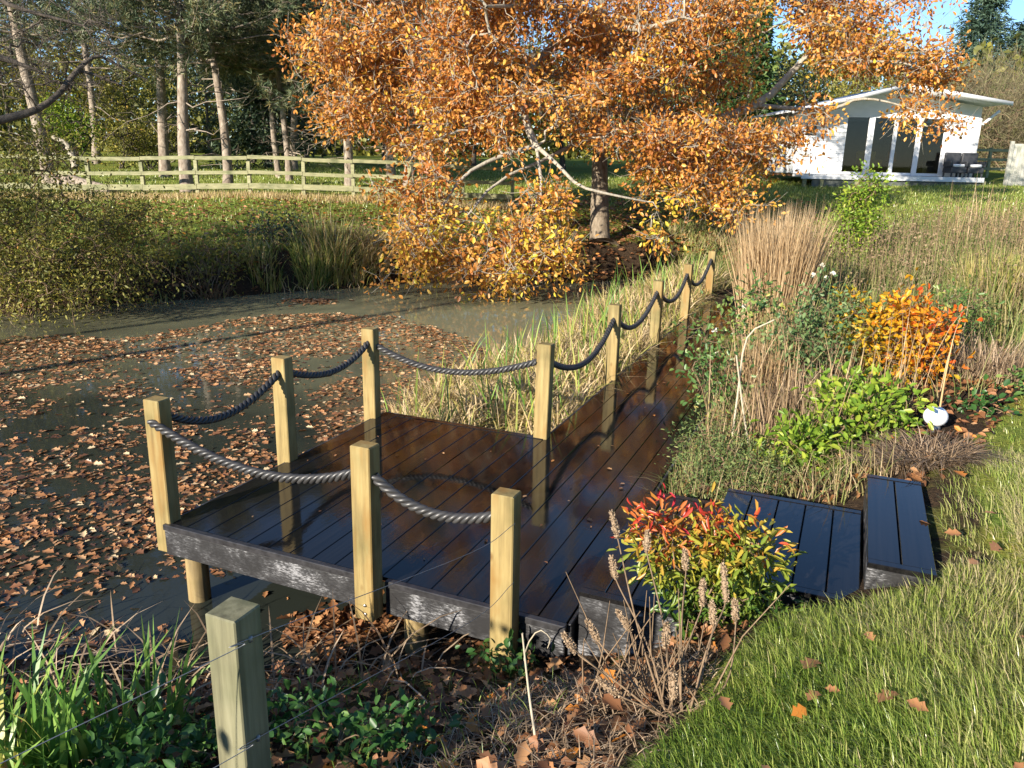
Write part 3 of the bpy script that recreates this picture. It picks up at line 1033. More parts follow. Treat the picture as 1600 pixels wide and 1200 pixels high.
# ------------------------------------------------------------------ the oak
ob = at(937, 396, 19.8)
ob[2] = hz(ob[0], ob[1]) - 0.1
oak = thing('oak_tree', tuple(ob), 'spreading oak full of orange autumn leaves overhanging the far pond bank', 'tree')
T = lambda *a: [at(*q) for q in a]
limbs = [
    ([ob, at(937, 375, 19.8), at(937, 300, 19.8), at(938, 200, 19.8), at(945, 80, 19.8), at(940, -90, 19.9), at(950, -420, 20)], 0.33, 0.05, 24),
    (T((941, 60, 19.8), (870, 70, 18.5), (818, 130, 17.8), (822, 190, 17.2), (838, 228, 17.0)), 0.13, 0.075, 12),
    (T((838, 228, 17.0), (780, 245, 16.8), (725, 275, 16.6), (690, 325, 16.4), (660, 370, 16.2)), 0.055, 0.02, 10),
    (T((838, 228, 17.0), (872, 258, 16.6), (905, 290, 16.3), (960, 305, 16.2), (1010, 315, 16.4)), 0.05, 0.018, 10),
    (T((838, 228, 17.0), (846, 300, 16.4), (828, 360, 16.0), (810, 415, 15.8)), 0.04, 0.014, 9),
    (T((939, 130, 19.8), (800, 105, 19.5), (680, 95, 19.0), (560, 60, 18.8), (480, 40, 18.5)), 0.14, 0.03, 14),
    (T((938, 185, 19.8), (820, 165, 19.5), (700, 150, 19.2), (600, 150, 19.0), (520, 195, 18.8)), 0.12, 0.025, 14),
    (T((939, 170, 19.8), (1020, 185, 19.4), (1100, 215, 19.0), (1180, 240, 18.8), (1240, 225, 18.5)), 0.12, 0.03, 12),
    (T((942, 110, 19.9), (1060, 188, 19.8), (1175, 168, 19.6), (1240, 110, 19.4), (1290, 60, 19.2), (1390, 10, 19.0), (1450, -30, 19.0)), 0.15, 0.03, 16),
    (T((1185, 165, 19.6), (1290, 172, 19.0), (1340, 155, 18.9), (1390, 160, 18.8), (1450, 180, 18.8)), 0.06, 0.014, 12),
    (T((1265, 85, 19.3), (1340, 95, 18.8), (1420, 100, 18.6), (1480, 125, 18.6)), 0.05, 0.014, 9),
    (T((942, 0, 19.8), (800, -60, 19.5), (650, -90, 19.0), (520, -80, 18.6)), 0.12, 0.03, 12),
    (T((941, 90, 19.8), (915, 80, 22.0), (880, 60, 24.5)), 0.12, 0.03, 9),
    (T((942, 40, 19.8), (1000, 45, 17.6), (1060, 30, 15.6)), 0.11, 0.03, 9),
    (T((941, 20, 19.8), (860, 10, 17.6), (760, 10, 15.6)), 0.11, 0.03, 9),
    (T((938, 215, 19.8), (900, 225, 18.6), (850, 250, 17.6), (770, 290, 17.0), (700, 380, 16.4)), 0.07, 0.02, 10),
    (T((938, 200, 19.8), (990, 240, 18.6), (1060, 280, 18.0), (1150, 310, 17.8)), 0.07, 0.02, 9)]
onodes, orads, otub = skeleton(limbs)
lobes = [  # px, py, depth, half width px, half height px, half depth m, clusters
    (550, 50, 18.9, 85, 85, 1.8, 150), (690, 70, 18.6, 110, 110, 2.2, 260), (840, 50, 18.2, 120, 90, 2.4, 250), (990, 70, 18.6, 100, 95, 2.2, 200),
    (1090, 120, 19.0, 60, 60, 1.4, 60), (540, 150, 18.8, 75, 60, 1.3, 80), (640, 180, 18.3, 90, 55, 1.5, 110), (760, 160, 17.4, 90, 60, 1.4, 100),
    (900, 165, 17.2, 60, 35, 1.2, 40), (720, 245, 17.0, 70, 35, 1.0, 26), (695, 320, 16.5, 50, 45, 0.9, 44), (668, 385, 16.1, 60, 42, 0.8, 72),
    (775, 402, 15.9, 75, 36, 0.8, 52), (850, 415, 15.7, 65, 22, 0.7, 44), (780, 350, 16.3, 60, 18, 0.8, 16), (870, 325, 16.2, 70, 25, 0.8, 24), (985, 345, 16.3, 40, 15, 0.6, 16),
    (1000, 220, 17.6, 65, 50, 1.2, 100), (1080, 215, 18.6, 70, 55, 1.1, 120), (1160, 225, 18.6, 70, 48, 1.0, 120), (1225, 240, 18.5, 35, 24, 0.7, 22),
    (1090, 290, 18.0, 65, 35, 0.8, 55), (1150, 315, 17.8, 45, 22, 0.6, 28), (905, 290, 16.4, 30, 20, 0.7, 8),
    (1290, 40, 19.1, 75, 50, 1.1, 95), (1370, 70, 18.8, 80, 45, 1.0, 80), (1440, 120, 18.7, 50, 35, 0.7, 45), (1430, 190, 18.7, 40, 20, 0.5, 20), (1200, 20, 19.4, 80, 45, 1.2, 40),
    (1420, -10, 18.9, 60, 40, 1.0, 40), (1290, 190, 18.9, 40, 15, 0.5, 10),
    (570, -80, 18.8, 110, 80, 2.0, 60), (760, -170, 18.8, 150, 150, 3.0, 90), (960, -240, 19.6, 190, 200, 3.0, 130), (1130, -90, 19.6, 130, 90, 2.2, 80),
    (880, 60, 23.0, 170, 90, 1.8, 60), (760, 0, 16.0, 120, 60, 1.2, 60), (1050, 10, 16.2, 110, 60, 1.2, 60)]
tg = []
for px, py, d, hx, hy, hd, n in lobes:
    v = rdirs(n) * (rng.uniform(0.05, 1, n) ** (1 / 3))[:, None]
    n = max(4, int(n * (0.66 if py < 130 else 0.58)))
    m = max(2, n // 6)
    v = rdirs(m) * (rng.uniform(0.08, 1, m) ** (1 / 3))[:, None]
    cen = np.array([at(px + q[0] * hx, py + q[1] * hy, d + q[2] * hd) for q in v])
    tg.append(cen[rng.integers(0, m, n)] + rng.normal(size=(n, 3)) * np.array([0.36, 0.36, 0.20]))
tg = np.concatenate(tg)
tg = tg[tg[:, 2] > WATER + 0.12]
rel = tg - CAM
tx_, ty_ = 800 + F_PX * (rel @ RT) / (rel @ FW), 600 - F_PX * (rel @ UP) / (rel @ FW)
low_gap = (tx_ > 895) & (tx_ < 985) & (ty_ > 225) & (ty_ < 400) & (rng.uniform(size=len(tg)) < 0.85)   # the bole stands free of leaves
tg = tg[~low_gap]
bp, br = grow(onodes, tg, 6, 0.12, 0.10, 0.0075, 0.06)
tr = Soup()
for c, r in otub[:1]:
    r = r.copy()
    r[:3] *= (1.45, 1.15, 1.03)
    tubes(tr, c[None], r[None], 16)
part('trunk', tr, 'oak_bark', oak, True)
br_s = Soup()
for c, r in otub[1:]:
    tubes(br_s, c[None], r[None], 8)
tubes(br_s, bp, br, 5)
twigs(br_s, tg, 5, 0.62, 0.007)
part('branches', br_s, 'pale_bark', oak, True)
lf = Soup()
keep = rng.uniform(size=len(tg)) > 0.06


def oak_rnd(P, cl):
    yel = np.clip((2.2 - P[:, 2]) / 6, 0, 0.20)                      # lower leaves still yellow, upper ones russet
    return np.clip(rng.normal(0.50, 0.16, len(P)) + 0.55 * (cl - 0.5) + yel - 0.04, 0, 1)


leaf_clusters(lf, tg[keep], 54, 0.17, 0.108, 0.60, 'leaf', oak_rnd, 0.25)
crown = part('crown', lf, 'oak_leaf', oak)
crown['kind'] = 'stuff'


# ------------------------------------------------------------------ pines
def pine(px, py, d, r, h, zlive, label, group='pines in the paddock', lean=(0, 0), dens=1.0, spread=3.2, name='pine_tree', dead=14):
    b = at(px, py, d)
    b[2] = hz(b[0], b[1]) - 0.15
    o = thing(name, tuple(b), label, 'tree', group)
    K = 14
    t = np.linspace(0, 1, K)
    c = b + np.stack([lean[0] * t * h + 0.12 * np.sin(t * 7 + px), lean[1] * t * h + 0.1 * np.cos(t * 6 + px), t * h], 1)
    rad = 0.8 * r * (1 - 0.88 * t ** 1.1)
    rad[0] *= 1.25
    s = Soup()
    tubes(s, c[None], rad[None], 12)
    part('trunk', s, 'pine_bark', o, True)
    nb = int(74 * dens)
    tz = np.r_[rng.uniform(zlive / h, 0.97, nb)]
    az = rng.uniform(0, 2 * np.pi, nb)
    ln = spread * (1.08 - np.clip((tz * h - zlive) / (h - zlive), 0, 1) * 0.8) * rng.uniform(0.65, 1.15, nb)
    st = np.stack([np.interp(tz, t, c[:, j]) for j in range(3)], 1)
    KB = 6
    u = np.linspace(0, 1, KB)
    dirh = np.stack([np.cos(az), np.sin(az)], 1)
    droop = rng.uniform(-0.32, 0.12, nb)
    pts = np.empty((nb, KB, 3))
    pts[:, :, :2] = st[:, None, :2] + dirh[:, None] * (ln[:, None] * u[None])[..., None]
    pts[:, :, 2] = st[:, 2:3] + ln[:, None] * (droop[:, None] * u[None] * 1.2 + 0.28 * u[None] ** 2.5)
    pts[:, 1:] += rng.normal(size=(nb, KB - 1, 3)) * 0.07
    bs = Soup()
    tubes(bs, pts, (0.0095 * ln)[:, None] * (1.15 - u)[None], 5)
    ns = 9
    pi_ = np.repeat(np.arange(nb), ns)
    uu = rng.uniform(0.25, 1.0, nb * ns)
    ff = uu * (KB - 1)
    i0_ = np.minimum(ff.astype(int), KB - 2)
    sp = pts[pi_, i0_] + (pts[pi_, i0_ + 1] - pts[pi_, i0_]) * (ff - i0_)[:, None]
    sd = nrm(np.concatenate([dirh[pi_], np.full((nb * ns, 1), 0.25)], 1) + rng.normal(size=(nb * ns, 3)) * 0.55)
    sl = rng.uniform(0.35, 0.85, nb * ns) * spread / 3.2
    v = np.linspace(0, 1, 4)
    sub = sp[:, None] + sd[:, None] * (sl[:, None] * v[None])[..., None]
    sub[:, 1:] += rng.normal(size=(nb * ns, 3, 3)) * 0.03
    tubes(bs, sub, np.tile([0.010, 0.009, 0.007, 0.005], (nb * ns, 1)), 3)
    if dead:
        a2 = rng.uniform(0, 2 * np.pi, dead)
        zz = rng.uniform(0.10, zlive / h, dead)
        s0 = np.stack([np.interp(zz, t, c[:, j]) for j in range(3)], 1)
        ld = rng.uniform(0.8, 2.4, dead)
        dp = s0[:, None] + np.stack([np.cos(a2), np.sin(a2), rng.uniform(-0.45, 0.15, dead)], 1)[:, None] * (ld[:, None] * u[None])[..., None]
        dp[:, 1:] += rng.normal(size=(dead, KB - 1, 3)) * 0.10
        tubes(bs, dp, (0.010 * ld)[:, None] * (1.15 - u)[None], 5)
    part('branches', bs, 'dark_bark' if r < 0.1 else 'pine_bark', o, True)
    # needles
    nt2 = 9
    tp = sub[:, 1:][:, rng.integers(0, 3, nt2)].reshape(-1, 3) + rng.normal(size=(nb * ns * nt2, 3)) * 0.08
    td = np.repeat(sd, nt2, 0)
    nn = 8
    P = np.repeat(tp, nn, 0)
    D = nrm(np.repeat(td, nn, 0) * 0.8 + rng.normal(size=(len(P), 3)) * 0.6 + np.array([0, 0, 0.15]))
    L = rng.uniform(0.13, 0.24, len(P))[:, None]
    S = nrm(np.cross(D, rng.normal(size=(len(P), 3)))) * 0.0125
    ndl = Soup()
    ndl.add(np.stack([P - S, P + S, P + D * L], 1), [(0, 1, 2)],
            np.clip(np.repeat(rng.normal(0.5, 0.24, len(tp)), nn) + rng.normal(0, 0.08, len(P)), 0, 1))
    cr = part('crown', ndl, 'pine_needle', o)
    cr['kind'] = 'stuff'


PINES = [
    (70, 262, 25.0, 0.26, 13, 4.2, 'pine with a stout pale trunk rising behind the leafy pond shrub', (-0.05, 0)),
    (262, 262, 29.0, 0.25, 12, 4.0, 'pine with a pale leaning trunk beside the darker straight pine', (-0.03, 0)),
    (299, 296, 23.6, 0.24, 10.5, 4.0, 'dark straight pine standing close behind the paddock rails', (-0.02, 0)),
    (352, 292, 25.0, 0.19, 10.5, 3.5, 'pine with a broken pale limb low on its trunk', (0.0, 0)),
    (436, 280, 29.5, 0.14, 11, 3.2, 'thin pine on the left of a close pair', (0.0, 0)),
    (447, 282, 28.0, 0.15, 11, 3.4, 'thin pine on the right of a close pair', (0.01, 0)),
    (463, 262, 34.0, 0.2, 11.5, 3.0, 'slim pine just behind the close pair', (0.0, 0)),
    (541, 290, 26.0, 0.2, 10.5, 2.2, 'dark pine partly behind the oak beside the paddock rails', (0.0, 0)),
    (612, 280, 28.5, 0.2, 12, 2.4, 'pine behind the oak where the paddock rails end', (0.0, 0)),
    (640, 276, 26.5, 0.22, 12, 2.6, 'pine trunk hidden deepest behind the oak leaves', (0.0, 0)),
    (150, 250, 36.0, 0.22, 14, 3.8, 'far pine between the stout pale trunk and the leaning one', (0.0, 0)),
    (395, 252, 40.0, 0.22, 13, 3.2, 'far pine deep in the wood behind the pale limb', (0.0, 0)),
    (-60, 262, 27.0, 0.24, 14, 4.0, 'pine at the very edge of the wood behind the pond shrub', (0.0, 0))]
for px, py, d, r, h, zl, lab, ln in PINES:
    pine(px, py, d, r, h - 1.5, zl + 0.3, lab, lean=ln, spread=3.4 if d < 30 else 3.8, dens=1.0 if d < 33 else 0.85)


# ------------------------------------------------------------------ broadleaf trees and shrubs
def bush(name, base, crown_c, crown_r, ntg, per, spread, L, asp, leafm, label, cat='shrub', group=None, stems=5, bark='twig', rtip=0.004,
         rmax=0.05, shape='leaf', rnd_fn=None, down=0.1, shell=0.0, trunk_r=None, tw=2, tw_len=0.25, stemname='stems', leafname='foliage', lift=0.1):
    base = np.array(base, float)
    o = thing(name, tuple(base), label, cat, group)
    if isinstance(crown_c, np.ndarray) and crown_c.ndim == 2:
        tgt = crown_c
        cc = tgt.mean(0)
    else:
        cc = np.array(crown_c, float)
        tgt = ellipsoid_pts(cc, crown_r, ntg, shell)
    tgt = tgt[tgt[:, 2] > height(tgt[:, 0], tgt[:, 1]) + 0.03]
    s = Soup()
    if trunk_r:
        lim = [([base, base * 0.6 + cc * 0.4 + rng.normal(size=3) * 0.1, cc + (0, 0, 0.1)], trunk_r, trunk_r * 0.3, 12)]
    else:
        lim = []
        for k in range(stems):
            e = base + (cc - base) * rng.uniform(0.5, 0.9) + rng.normal(size=3) * np.asarray(crown_r if crown_r is not None else (.12, .12, .1)) * 0.4
            b = base + np.r_[rng.normal(size=2) * 0.05 * np.linalg.norm(cc - base), 0]
            lim.append(([b, (b + e) / 2 + rng.normal(size=3) * 0.04, e], rtip * 3.2, rtip * 1.6, 8))
    nd, rd, tl = skeleton(lim)
    for c, r in tl:
        tubes(s, c[None], r[None], 8 if trunk_r else 5)
    bp_, br_ = grow(nd, tgt, 5, 0.12, lift, rtip, rmax)
    tubes(s, bp_, br_, 4)
    if tw:
        twigs(s, tgt, tw, tw_len, rtip * 0.8)
    part(stemname, s, bark, o, True)
    l = Soup()
    leaf_clusters(l, tgt, per, spread, L, asp, shape, rnd_fn, down)
    c_ = part(leafname, l, leafm, o)
    c_['kind'] = 'stuff'
    return o


def gnd(x, y, dz=-0.03):
    return np.array((x, y, hz(x, y) + dz))


def atg(px, py, d):
    p_ = at(px, py, d)
    return gnd(p_[0], p_[1])


# pond shrub on the left bank
parts_ = []
for px, py, d, r, n in [(40, 285, 13.2, (1.3, 1.2, 0.75), 16), (-40, 360, 12.6, (1.5, 1.3, 1.1), 24), (100, 375, 13.4, (1.4, 1.0, 0.75), 22), (40, 435, 13.0, (1.5, 0.8, 0.5), 18),
                        (180, 350, 13.8, (1.0, 0.8, 0.4), 8), (200, 415, 14.0, (0.9, 0.8, 0.6), 14), (20, 235, 13.0, (0.9, 0.8, 0.35), 5)]:
    cen = ellipsoid_pts(at(px, py, d), r, n)
    parts_.append((cen[:, None] + rng.normal(size=(n, 6, 3)) * np.array([0.22, 0.22, 0.13])).reshape(-1, 3))
bush('pond_shrub', atg(30, 470, 13.6), np.concatenate(parts_), None, 0, 26, 0.15, 0.066, 0.5, 'olive_leaf',
     'wide leafy shrub yellowing on the pond bank', stems=9, tw=2, tw_len=0.45, bark='twig')
bush('bramble', atg(320, 440, 15.9), at(300, 405, 16.0), (1.5, 0.8, 0.45), 90, 24, 0.17, 0.07, 0.55, 'olive_leaf',
     'low dark bramble between the leafy shrub and the bank reeds', stems=6)
bush('bramble', atg(430, 400, 17.4), at(430, 370, 17.6), (0.9, 0.8, 0.5), 60, 24, 0.17, 0.07, 0.55, 'dark_ever',
     'rounded dark green bush on the shaded bank above the reeds', stems=6)

# tree on the left, out of frame: only its bare boughs reach in, and its shade lies on the bank
lb = gnd(-12.2, 2.4)
limbs = [([lb, lb + (0.1, 0.1, 1.2), lb + (0.2, 0.3, 2.6), lb + (0.1, 0.2, 4.5), lb + (0.3, 0.3, 6.8)], 0.3, 0.08, 14),
         ([lb + (0.2, 0.3, 1.9), at(-160, 230, 11.2), at(0, 188, 11.6), at(60, 170, 11.8), at(98, 140, 12.0), at(112, 118, 12.1), at(135, 113, 12.2), at(195, 135, 12.4)], 0.085, 0.016, 20),
         ([at(98, 140, 12.0), at(125, 105, 12.1), at(150, 88, 12.2), at(170, 95, 12.3), at(230, 125, 12.6)], 0.05, 0.012, 10),
         ([lb + (0.15, 0.25, 2.4), at(-140, 80, 11.0), at(0, 92, 11.4), at(30, 100, 11.5), at(60, 110, 11.6)], 0.09, 0.015, 12),
         ([lb + (0.1, 0.2, 3.4), at(-120, -40, 11.0), at(20, 10, 11.2), at(130, 40, 11.5)], 0.08, 0.015, 12),
         ([lb + (0.1, 0.2, 3.0), lb + (-1.5, -1.0, 4.2), lb + (-2.6, -1.8, 4.8)], 0.1, 0.02, 9),
         ([lb + (0.1, 0.2, 4.0), lb + (0.5, -1.2, 5.6), lb + (1.0, -2.4, 6.4)], 0.09, 0.02, 9)]
nd, rd, tl = skeleton(limbs)
tree = thing('bank_tree', tuple(lb), 'dark bare-boughed tree whose crooked limbs reach over the leafy pond shrub', 'tree')
s = Soup()
for c, r in tl:
    tubes(s, c[None], r[None], 9)
tgt = np.concatenate([ellipsoid_pts(lb + (0.3, 0.4, 5.2), (3.0, 2.8, 1.6), 170), ellipsoid_pts(at(60, 60, 11.6), (1.4, 1.2, 0.8), 90),
                      ellipsoid_pts(at(40, 130, 11.8), (1.0, 0.8, 0.3), 25)])
bp_, br_ = grow(nd, tgt, 6, 0.14, 0.05, 0.005, 0.05)
tubes(s, bp_, br_, 4)
twigs(s, tgt, 4, 0.55, 0.004)
part('trunk', s, 'dark_bark', tree, True)
l = Soup()
far_ = tgt[np.linalg.norm(tgt - (lb + (0.3, 0.4, 4.8)), axis=1) < 2.6]
leaf_clusters(l, far_[::2], 12, 0.24, 0.09, 0.55, 'leaf')
c_ = part('crown', l, 'olive_leaf', tree)
c_['kind'] = 'stuff'

for bx_, by_, lab in [(-14.6, -9.4, 'tall open-crowned tree left of the pond nearer the dark bare-boughed tree'), (-12.6, -10.4, 'tall open-crowned tree left of the pond nearer the slim pale tree')]:
    sb = gnd(bx_, by_)
    bush('bank_tree', sb, sb + (0.1, 0.2, 6.9), (2.6, 2.3, 0.9), 70, 30, 0.28, 0.10, 0.55, 'yellow_leaf', lab, 'tree', 'trees on the near bank', trunk_r=0.15, bark='dark_bark',
         stemname='trunk', leafname='crown', rtip=0.007)
# slim tree out of frame whose shadow crosses the pond
sb = gnd(-8.9, -5.4)
bush('slim_tree', sb, sb + (0.1, 0.2, 5.2), (0.9, 0.9, 1.3), 70, 24, 0.2, 0.07, 0.5, 'yellow_leaf',
     'slim pale tree on the near bank left of the pond', 'tree', 'trees on the near bank', trunk_r=0.17, bark='pale_bark', stemname='trunk', leafname='crown')
# shrub behind the fence post, out of frame, that shades the foot of the picture
sb = gnd(1.2, -4.4)
bush('evergreen_shrub', sb, sb + (0.15, 0.1, 0.50), (0.80, 0.5, 0.46), 90, 30, 0.13, 0.07, 0.5, 'dark_ever',
     'rounded evergreen shrub beside the wire fence', stems=7)

# wood behind
WOOD = [  # px, py base, depth, crown centre height, radii, mat, targets, label
    (120, 252, 42, 4.2, (3.2, 3, 3.0), 'yellow_leaf', 130, 'yellowing tree deep in the wood behind the stout pale pine'),
    (205, 250, 46, 4.6, (3.4, 3, 3.0), 'olive_leaf', 130, 'olive tree in the wood behind the leaning pine'),
    (110, 248, 30, 1.9, (0.9, 0.9, 0.9), 'lime', 60, 'small lime green sapling beside the fallen pale bough'),
    (330, 250, 48, 4.5, (4.0, 3, 3.2), 'dark_ever', 150, 'dense dark tree closing the wood behind the pine with a pale limb'),
    (190, 256, 33, 1.2, (1.6, 1.2, 0.9), 'olive_leaf', 50, 'loose olive bush on the far grass among the pines'),
    (235, 258, 33, 1.0, (1.6, 1.1, 0.8), 'olive_leaf', 60, 'rusty olive bush on the far grass next to the loose olive one'),
    (480, 250, 44, 4.8, (4.0, 3, 3.6), 'dark_ever', 150, 'tall dark tree at the end of the pines behind the oak'),
    (600, 250, 42, 4.5, (4.0, 3, 3.4), 'dark_ever', 140, 'black-green tree filling the gap behind the oak'),
    (740, 250, 40, 4.0, (4.0, 3, 3.4), 'dark_ever', 140, 'broad dark tree right behind the oak crown'),
    (880, 255, 38, 3.6, (4.0, 3, 3.0), 'olive_leaf', 130, 'olive hedge tree showing under the oak boughs'),
    (1000, 258, 38, 3.4, (3.4, 3, 2.8), 'dark_ever', 120, 'dark evergreen between the oak trunk and the cypress'),
    (20, 252, 40, 4.4, (4.0, 3, 3.2), 'olive_leaf', 140, 'olive tree at the wood edge above the leafy pond shrub'),
    (-90, 252, 38, 5.0, (4.5, 3, 4.0), 'dark_ever', 140, 'dark tree outside the wood edge by the paddock'),
    (1190, 262, 41, 3.2, (2.6, 2.4, 2.4), 'dark_ever', 110, 'dark clipped evergreen beside the cabin eaves'),
    (1260, 262, 44, 3.4, (3.2, 2.4, 2.2), 'olive_leaf', 120, 'olive shrubby tree behind the cabin roof'),
    (1340, 262, 52, 4.4, (3.4, 2.6, 2.6), 'olive_leaf', 110, 'taller olive tree beyond the cabin ridge')]
for px, py, d, hc, rr, lm, n, lab in WOOD:
    b = atg(px, py, d)
    small = hc < 2.2
    bush('woodland_tree' if not small else 'woodland_bush', b, b + (0, 0, hc), rr, n, 26, 0.10 * rr[0] + 0.12, 0.16 if not small else 0.11, 0.6, lm, lab,
         'tree' if not small else 'shrub', 'trees and bushes of the wood', trunk_r=None if small else 0.16, bark='dark_bark', rtip=0.012, rmax=0.12,
         stemname='trunk' if not small else 'stems', leafname='crown' if not small else 'foliage', tw=1, tw_len=0.6)

# bare brown thicket behind the cabin
THICK = [(1440, 40, 3.0, (3.0, 2.2, 2.4), 'rounded bare brown thicket straight behind the cabin ridge'), (1530, 38, 2.8, (2.6, 2.0, 2.3), 'tall bare thicket behind the porch roof'),
         (1600, 36, 2.4, (2.4, 2, 2.0), 'bare thicket beyond the grey fence panel'), (1690, 38, 3.0, (3, 2, 2.6), 'bare thicket past the end of the panel fence'),
         (1560, 46, 4.6, (3.0, 2, 2.6), 'highest bare thicket rising over the porch roof thickets')]
for px, d, hc, rr, lab in THICK:
    b = atg(px, 262, d)
    o = thing('bare_thicket', tuple(b), lab, 'shrub', 'bare thickets behind the cabin')
    tgt = ellipsoid_pts(b + (0, 0, hc * 0.8), rr, 330)
    tgt = tgt[tgt[:, 2] > b[2] + 0.2]
    nd, rd, tl = skeleton([([b + np.r_[rng.normal(size=2) * 0.5, 0], b + np.r_[rng.normal(size=2) * 0.8, hc * 0.4], b + np.r_[rng.normal(size=2) * 1.2, hc * 0.8]], 0.05, 0.02, 8) for _ in range(6)])
    s = Soup()
    bp_, br_ = grow(nd, tgt, 5, 0.12, 0.12, 0.008, 0.06)
    for c, r in tl:
        tubes(s, c[None], r[None], 5)
    tubes(s, bp_, br_, 4)
    part('stems', s, 'twig', o, True)
    s = Soup()
    n = len(tgt) * 17
    P = np.repeat(tgt, 17, 0) + rng.normal(size=(n, 3)) * 0.32
    D = nrm(P - (b + (0, 0, 0.3)) + rng.normal(size=(n, 3)) * 2.6)
    S = nrm(np.cross(D, rng.normal(size=(n, 3)))) * 0.010
    s.add(np.stack([P - S, P + S, P + D * rng.uniform(0.3, 0.75, n)[:, None]], 1), [(0, 1, 2)], rng.uniform(0, 1, n))
    q = part('twigs', s, 'bare_twig', o)
    q['kind'] = 'stuff'


def conifer(name, px, d, h, r, mat, label, n=5200, top=None, L=0.28):
    b = atg(px, 262, d)
    o = thing(name, tuple(b), label, 'tree', 'tall conifers')
    s = Soup()
    c = np.stack([b + (0, 0, h * t) for t in np.linspace(0, 1, 8)])
    tubes(s, c[None], (0.18 * (1.05 - np.linspace(0, 1, 8)))[None], 8)
    part('trunk', s, 'dark_bark', o, True)
    nb = 150
    tz = rng.uniform(0.04, 0.99, nb)
    az = rng.uniform(0, 2 * np.pi, nb)
    ln = r * (1 - tz) ** 0.75 * rng.uniform(0.7, 1.15, nb) + 0.15
    u = rng.uniform(0.15, 1, (nb, n // nb))
    X = b[0] + np.cos(az)[:, None] * ln[:, None] * u
    Y = b[1] + np.sin(az)[:, None] * ln[:, None] * u
    Z = b[2] + h * tz[:, None] + ln[:, None] * (0.25 * u - 0.35 * u ** 2)
    P = np.stack([X, Y, Z], -1).reshape(-1, 3) + rng.normal(size=(nb * (n // nb), 3)) * 0.10 * r
    P = np.repeat(P, 3, 0)
    out = np.stack([np.cos(az), np.sin(az), np.full(nb, -0.15)], 1)
    D = nrm(np.repeat(np.repeat(out, n // nb, 0), 3, 0) * 0.8 + rng.normal(size=(len(P), 3)) * 0.55)
    lf_ = Soup()
    leaves(lf_, P, D, rdirs(len(P), 1.0), L * rng.uniform(0.6, 1.3, len(P)), 0.09, np.repeat(np.clip(rng.normal(0.45, 0.22, len(P) // 3), 0, 1), 3), 'lance')
    q = part('crown', lf_, mat, o)
    q['kind'] = 'stuff'


conifer('cypress_tree', 1105, 36, 9.5, 2.3, 'cypress', 'tall feathery yellow-green cypress right behind the oak')
conifer('cypress_tree', 1160, 34, 7.0, 1.4, 'cypress', 'narrower cypress against the sky next to the feathery one', n=3600)
conifer('fir_tree', 1503, 60, 12.6, 4.0, 'blue_fir', 'blue-green pointed fir standing above the bare thickets', n=5200, L=0.5)
conifer('fir_tree', 1575, 62, 10.6, 3.4, 'blue_fir', 'lower blue-green fir beside the pointed fir', n=3600, L=0.5)
conifer('fir_tree', 1640, 58, 12.0, 4.0, 'blue_fir', 'blue-green fir past the panel fence', n=3600, L=0.5)
conifer('fir_tree', 420, 36, 10.5, 3.2, 'dark_ever', 'very dark fir among the pines above the close pair', n=6000, L=0.34)

# distant wood all round the paddock: one mass
s = Soup()
n = 90000
ang = rng.uniform(-1.5, 1.2, n)
rad_ = rng.uniform(64, 86, n)
X, Y = CAM[0] + np.sin(ang) * rad_, CAM[1] + np.cos(ang) * rad_
top = 5.5 + 3.0 * vnoise(ang * 40, rad_ * 0, 0.5, 2) + 2 * vnoise(ang * 40, rad_ * 0, 2.0, 7)
Z = height(X, Y) + rng.uniform(0, 1, n) ** 1.3 * top
leaves(s, np.stack([X, Y, Z], 1), rdirs(n), rdirs(n, 0.6), rng.uniform(0.35, 0.8, n), 0.4, np.clip(rng.normal(0.3, 0.22, n), 0, 0.9), 'lance')
tag(link('distant_wood', s.mesh('distant_wood'), 'olive_leaf'), 'far belt of woodland beyond the paddock and cabin', 'woodland', kind='stuff')

# fallen bough and stump of the pale broken limb
s = Soup()
e = [at(80, 213, 26.0), at(100, 222, 26.0), at(112, 240, 26.0), at(118, 262, 26.0)]
tubes(s, spline(e, 10)[None], np.linspace(0.07, 0.13, 10)[None], 8)
tubes(s, spline([at(20, 215, 25.5), at(60, 232, 25.7), at(112, 250, 26)], 8)[None], np.linspace(0.03, 0.05, 8)[None], 6)
bo = thing('fallen_bough', tuple(atg(118, 262, 26.0)), 'pale crooked bough leaning behind the paddock rails', 'branch')
part('limb', s, 'pale_bark', bo, True)
s = Soup()
lg = [atg(90, 265, 24.3) + (0, 0, 0.25), atg(125, 275, 24.0) + (0, 0, 0.2), atg(175, 290, 23.4) + (0, 0, 0.1)]
tubes(s, spline(lg, 10)[None], np.linspace(0.30, 0.12, 10)[None], 10, cap=True)
bo = thing('fallen_log', tuple(lg[1]), 'thick brown log lying behind the paddock rails', 'log')
part('limb', s, 'pine_bark', bo, True)

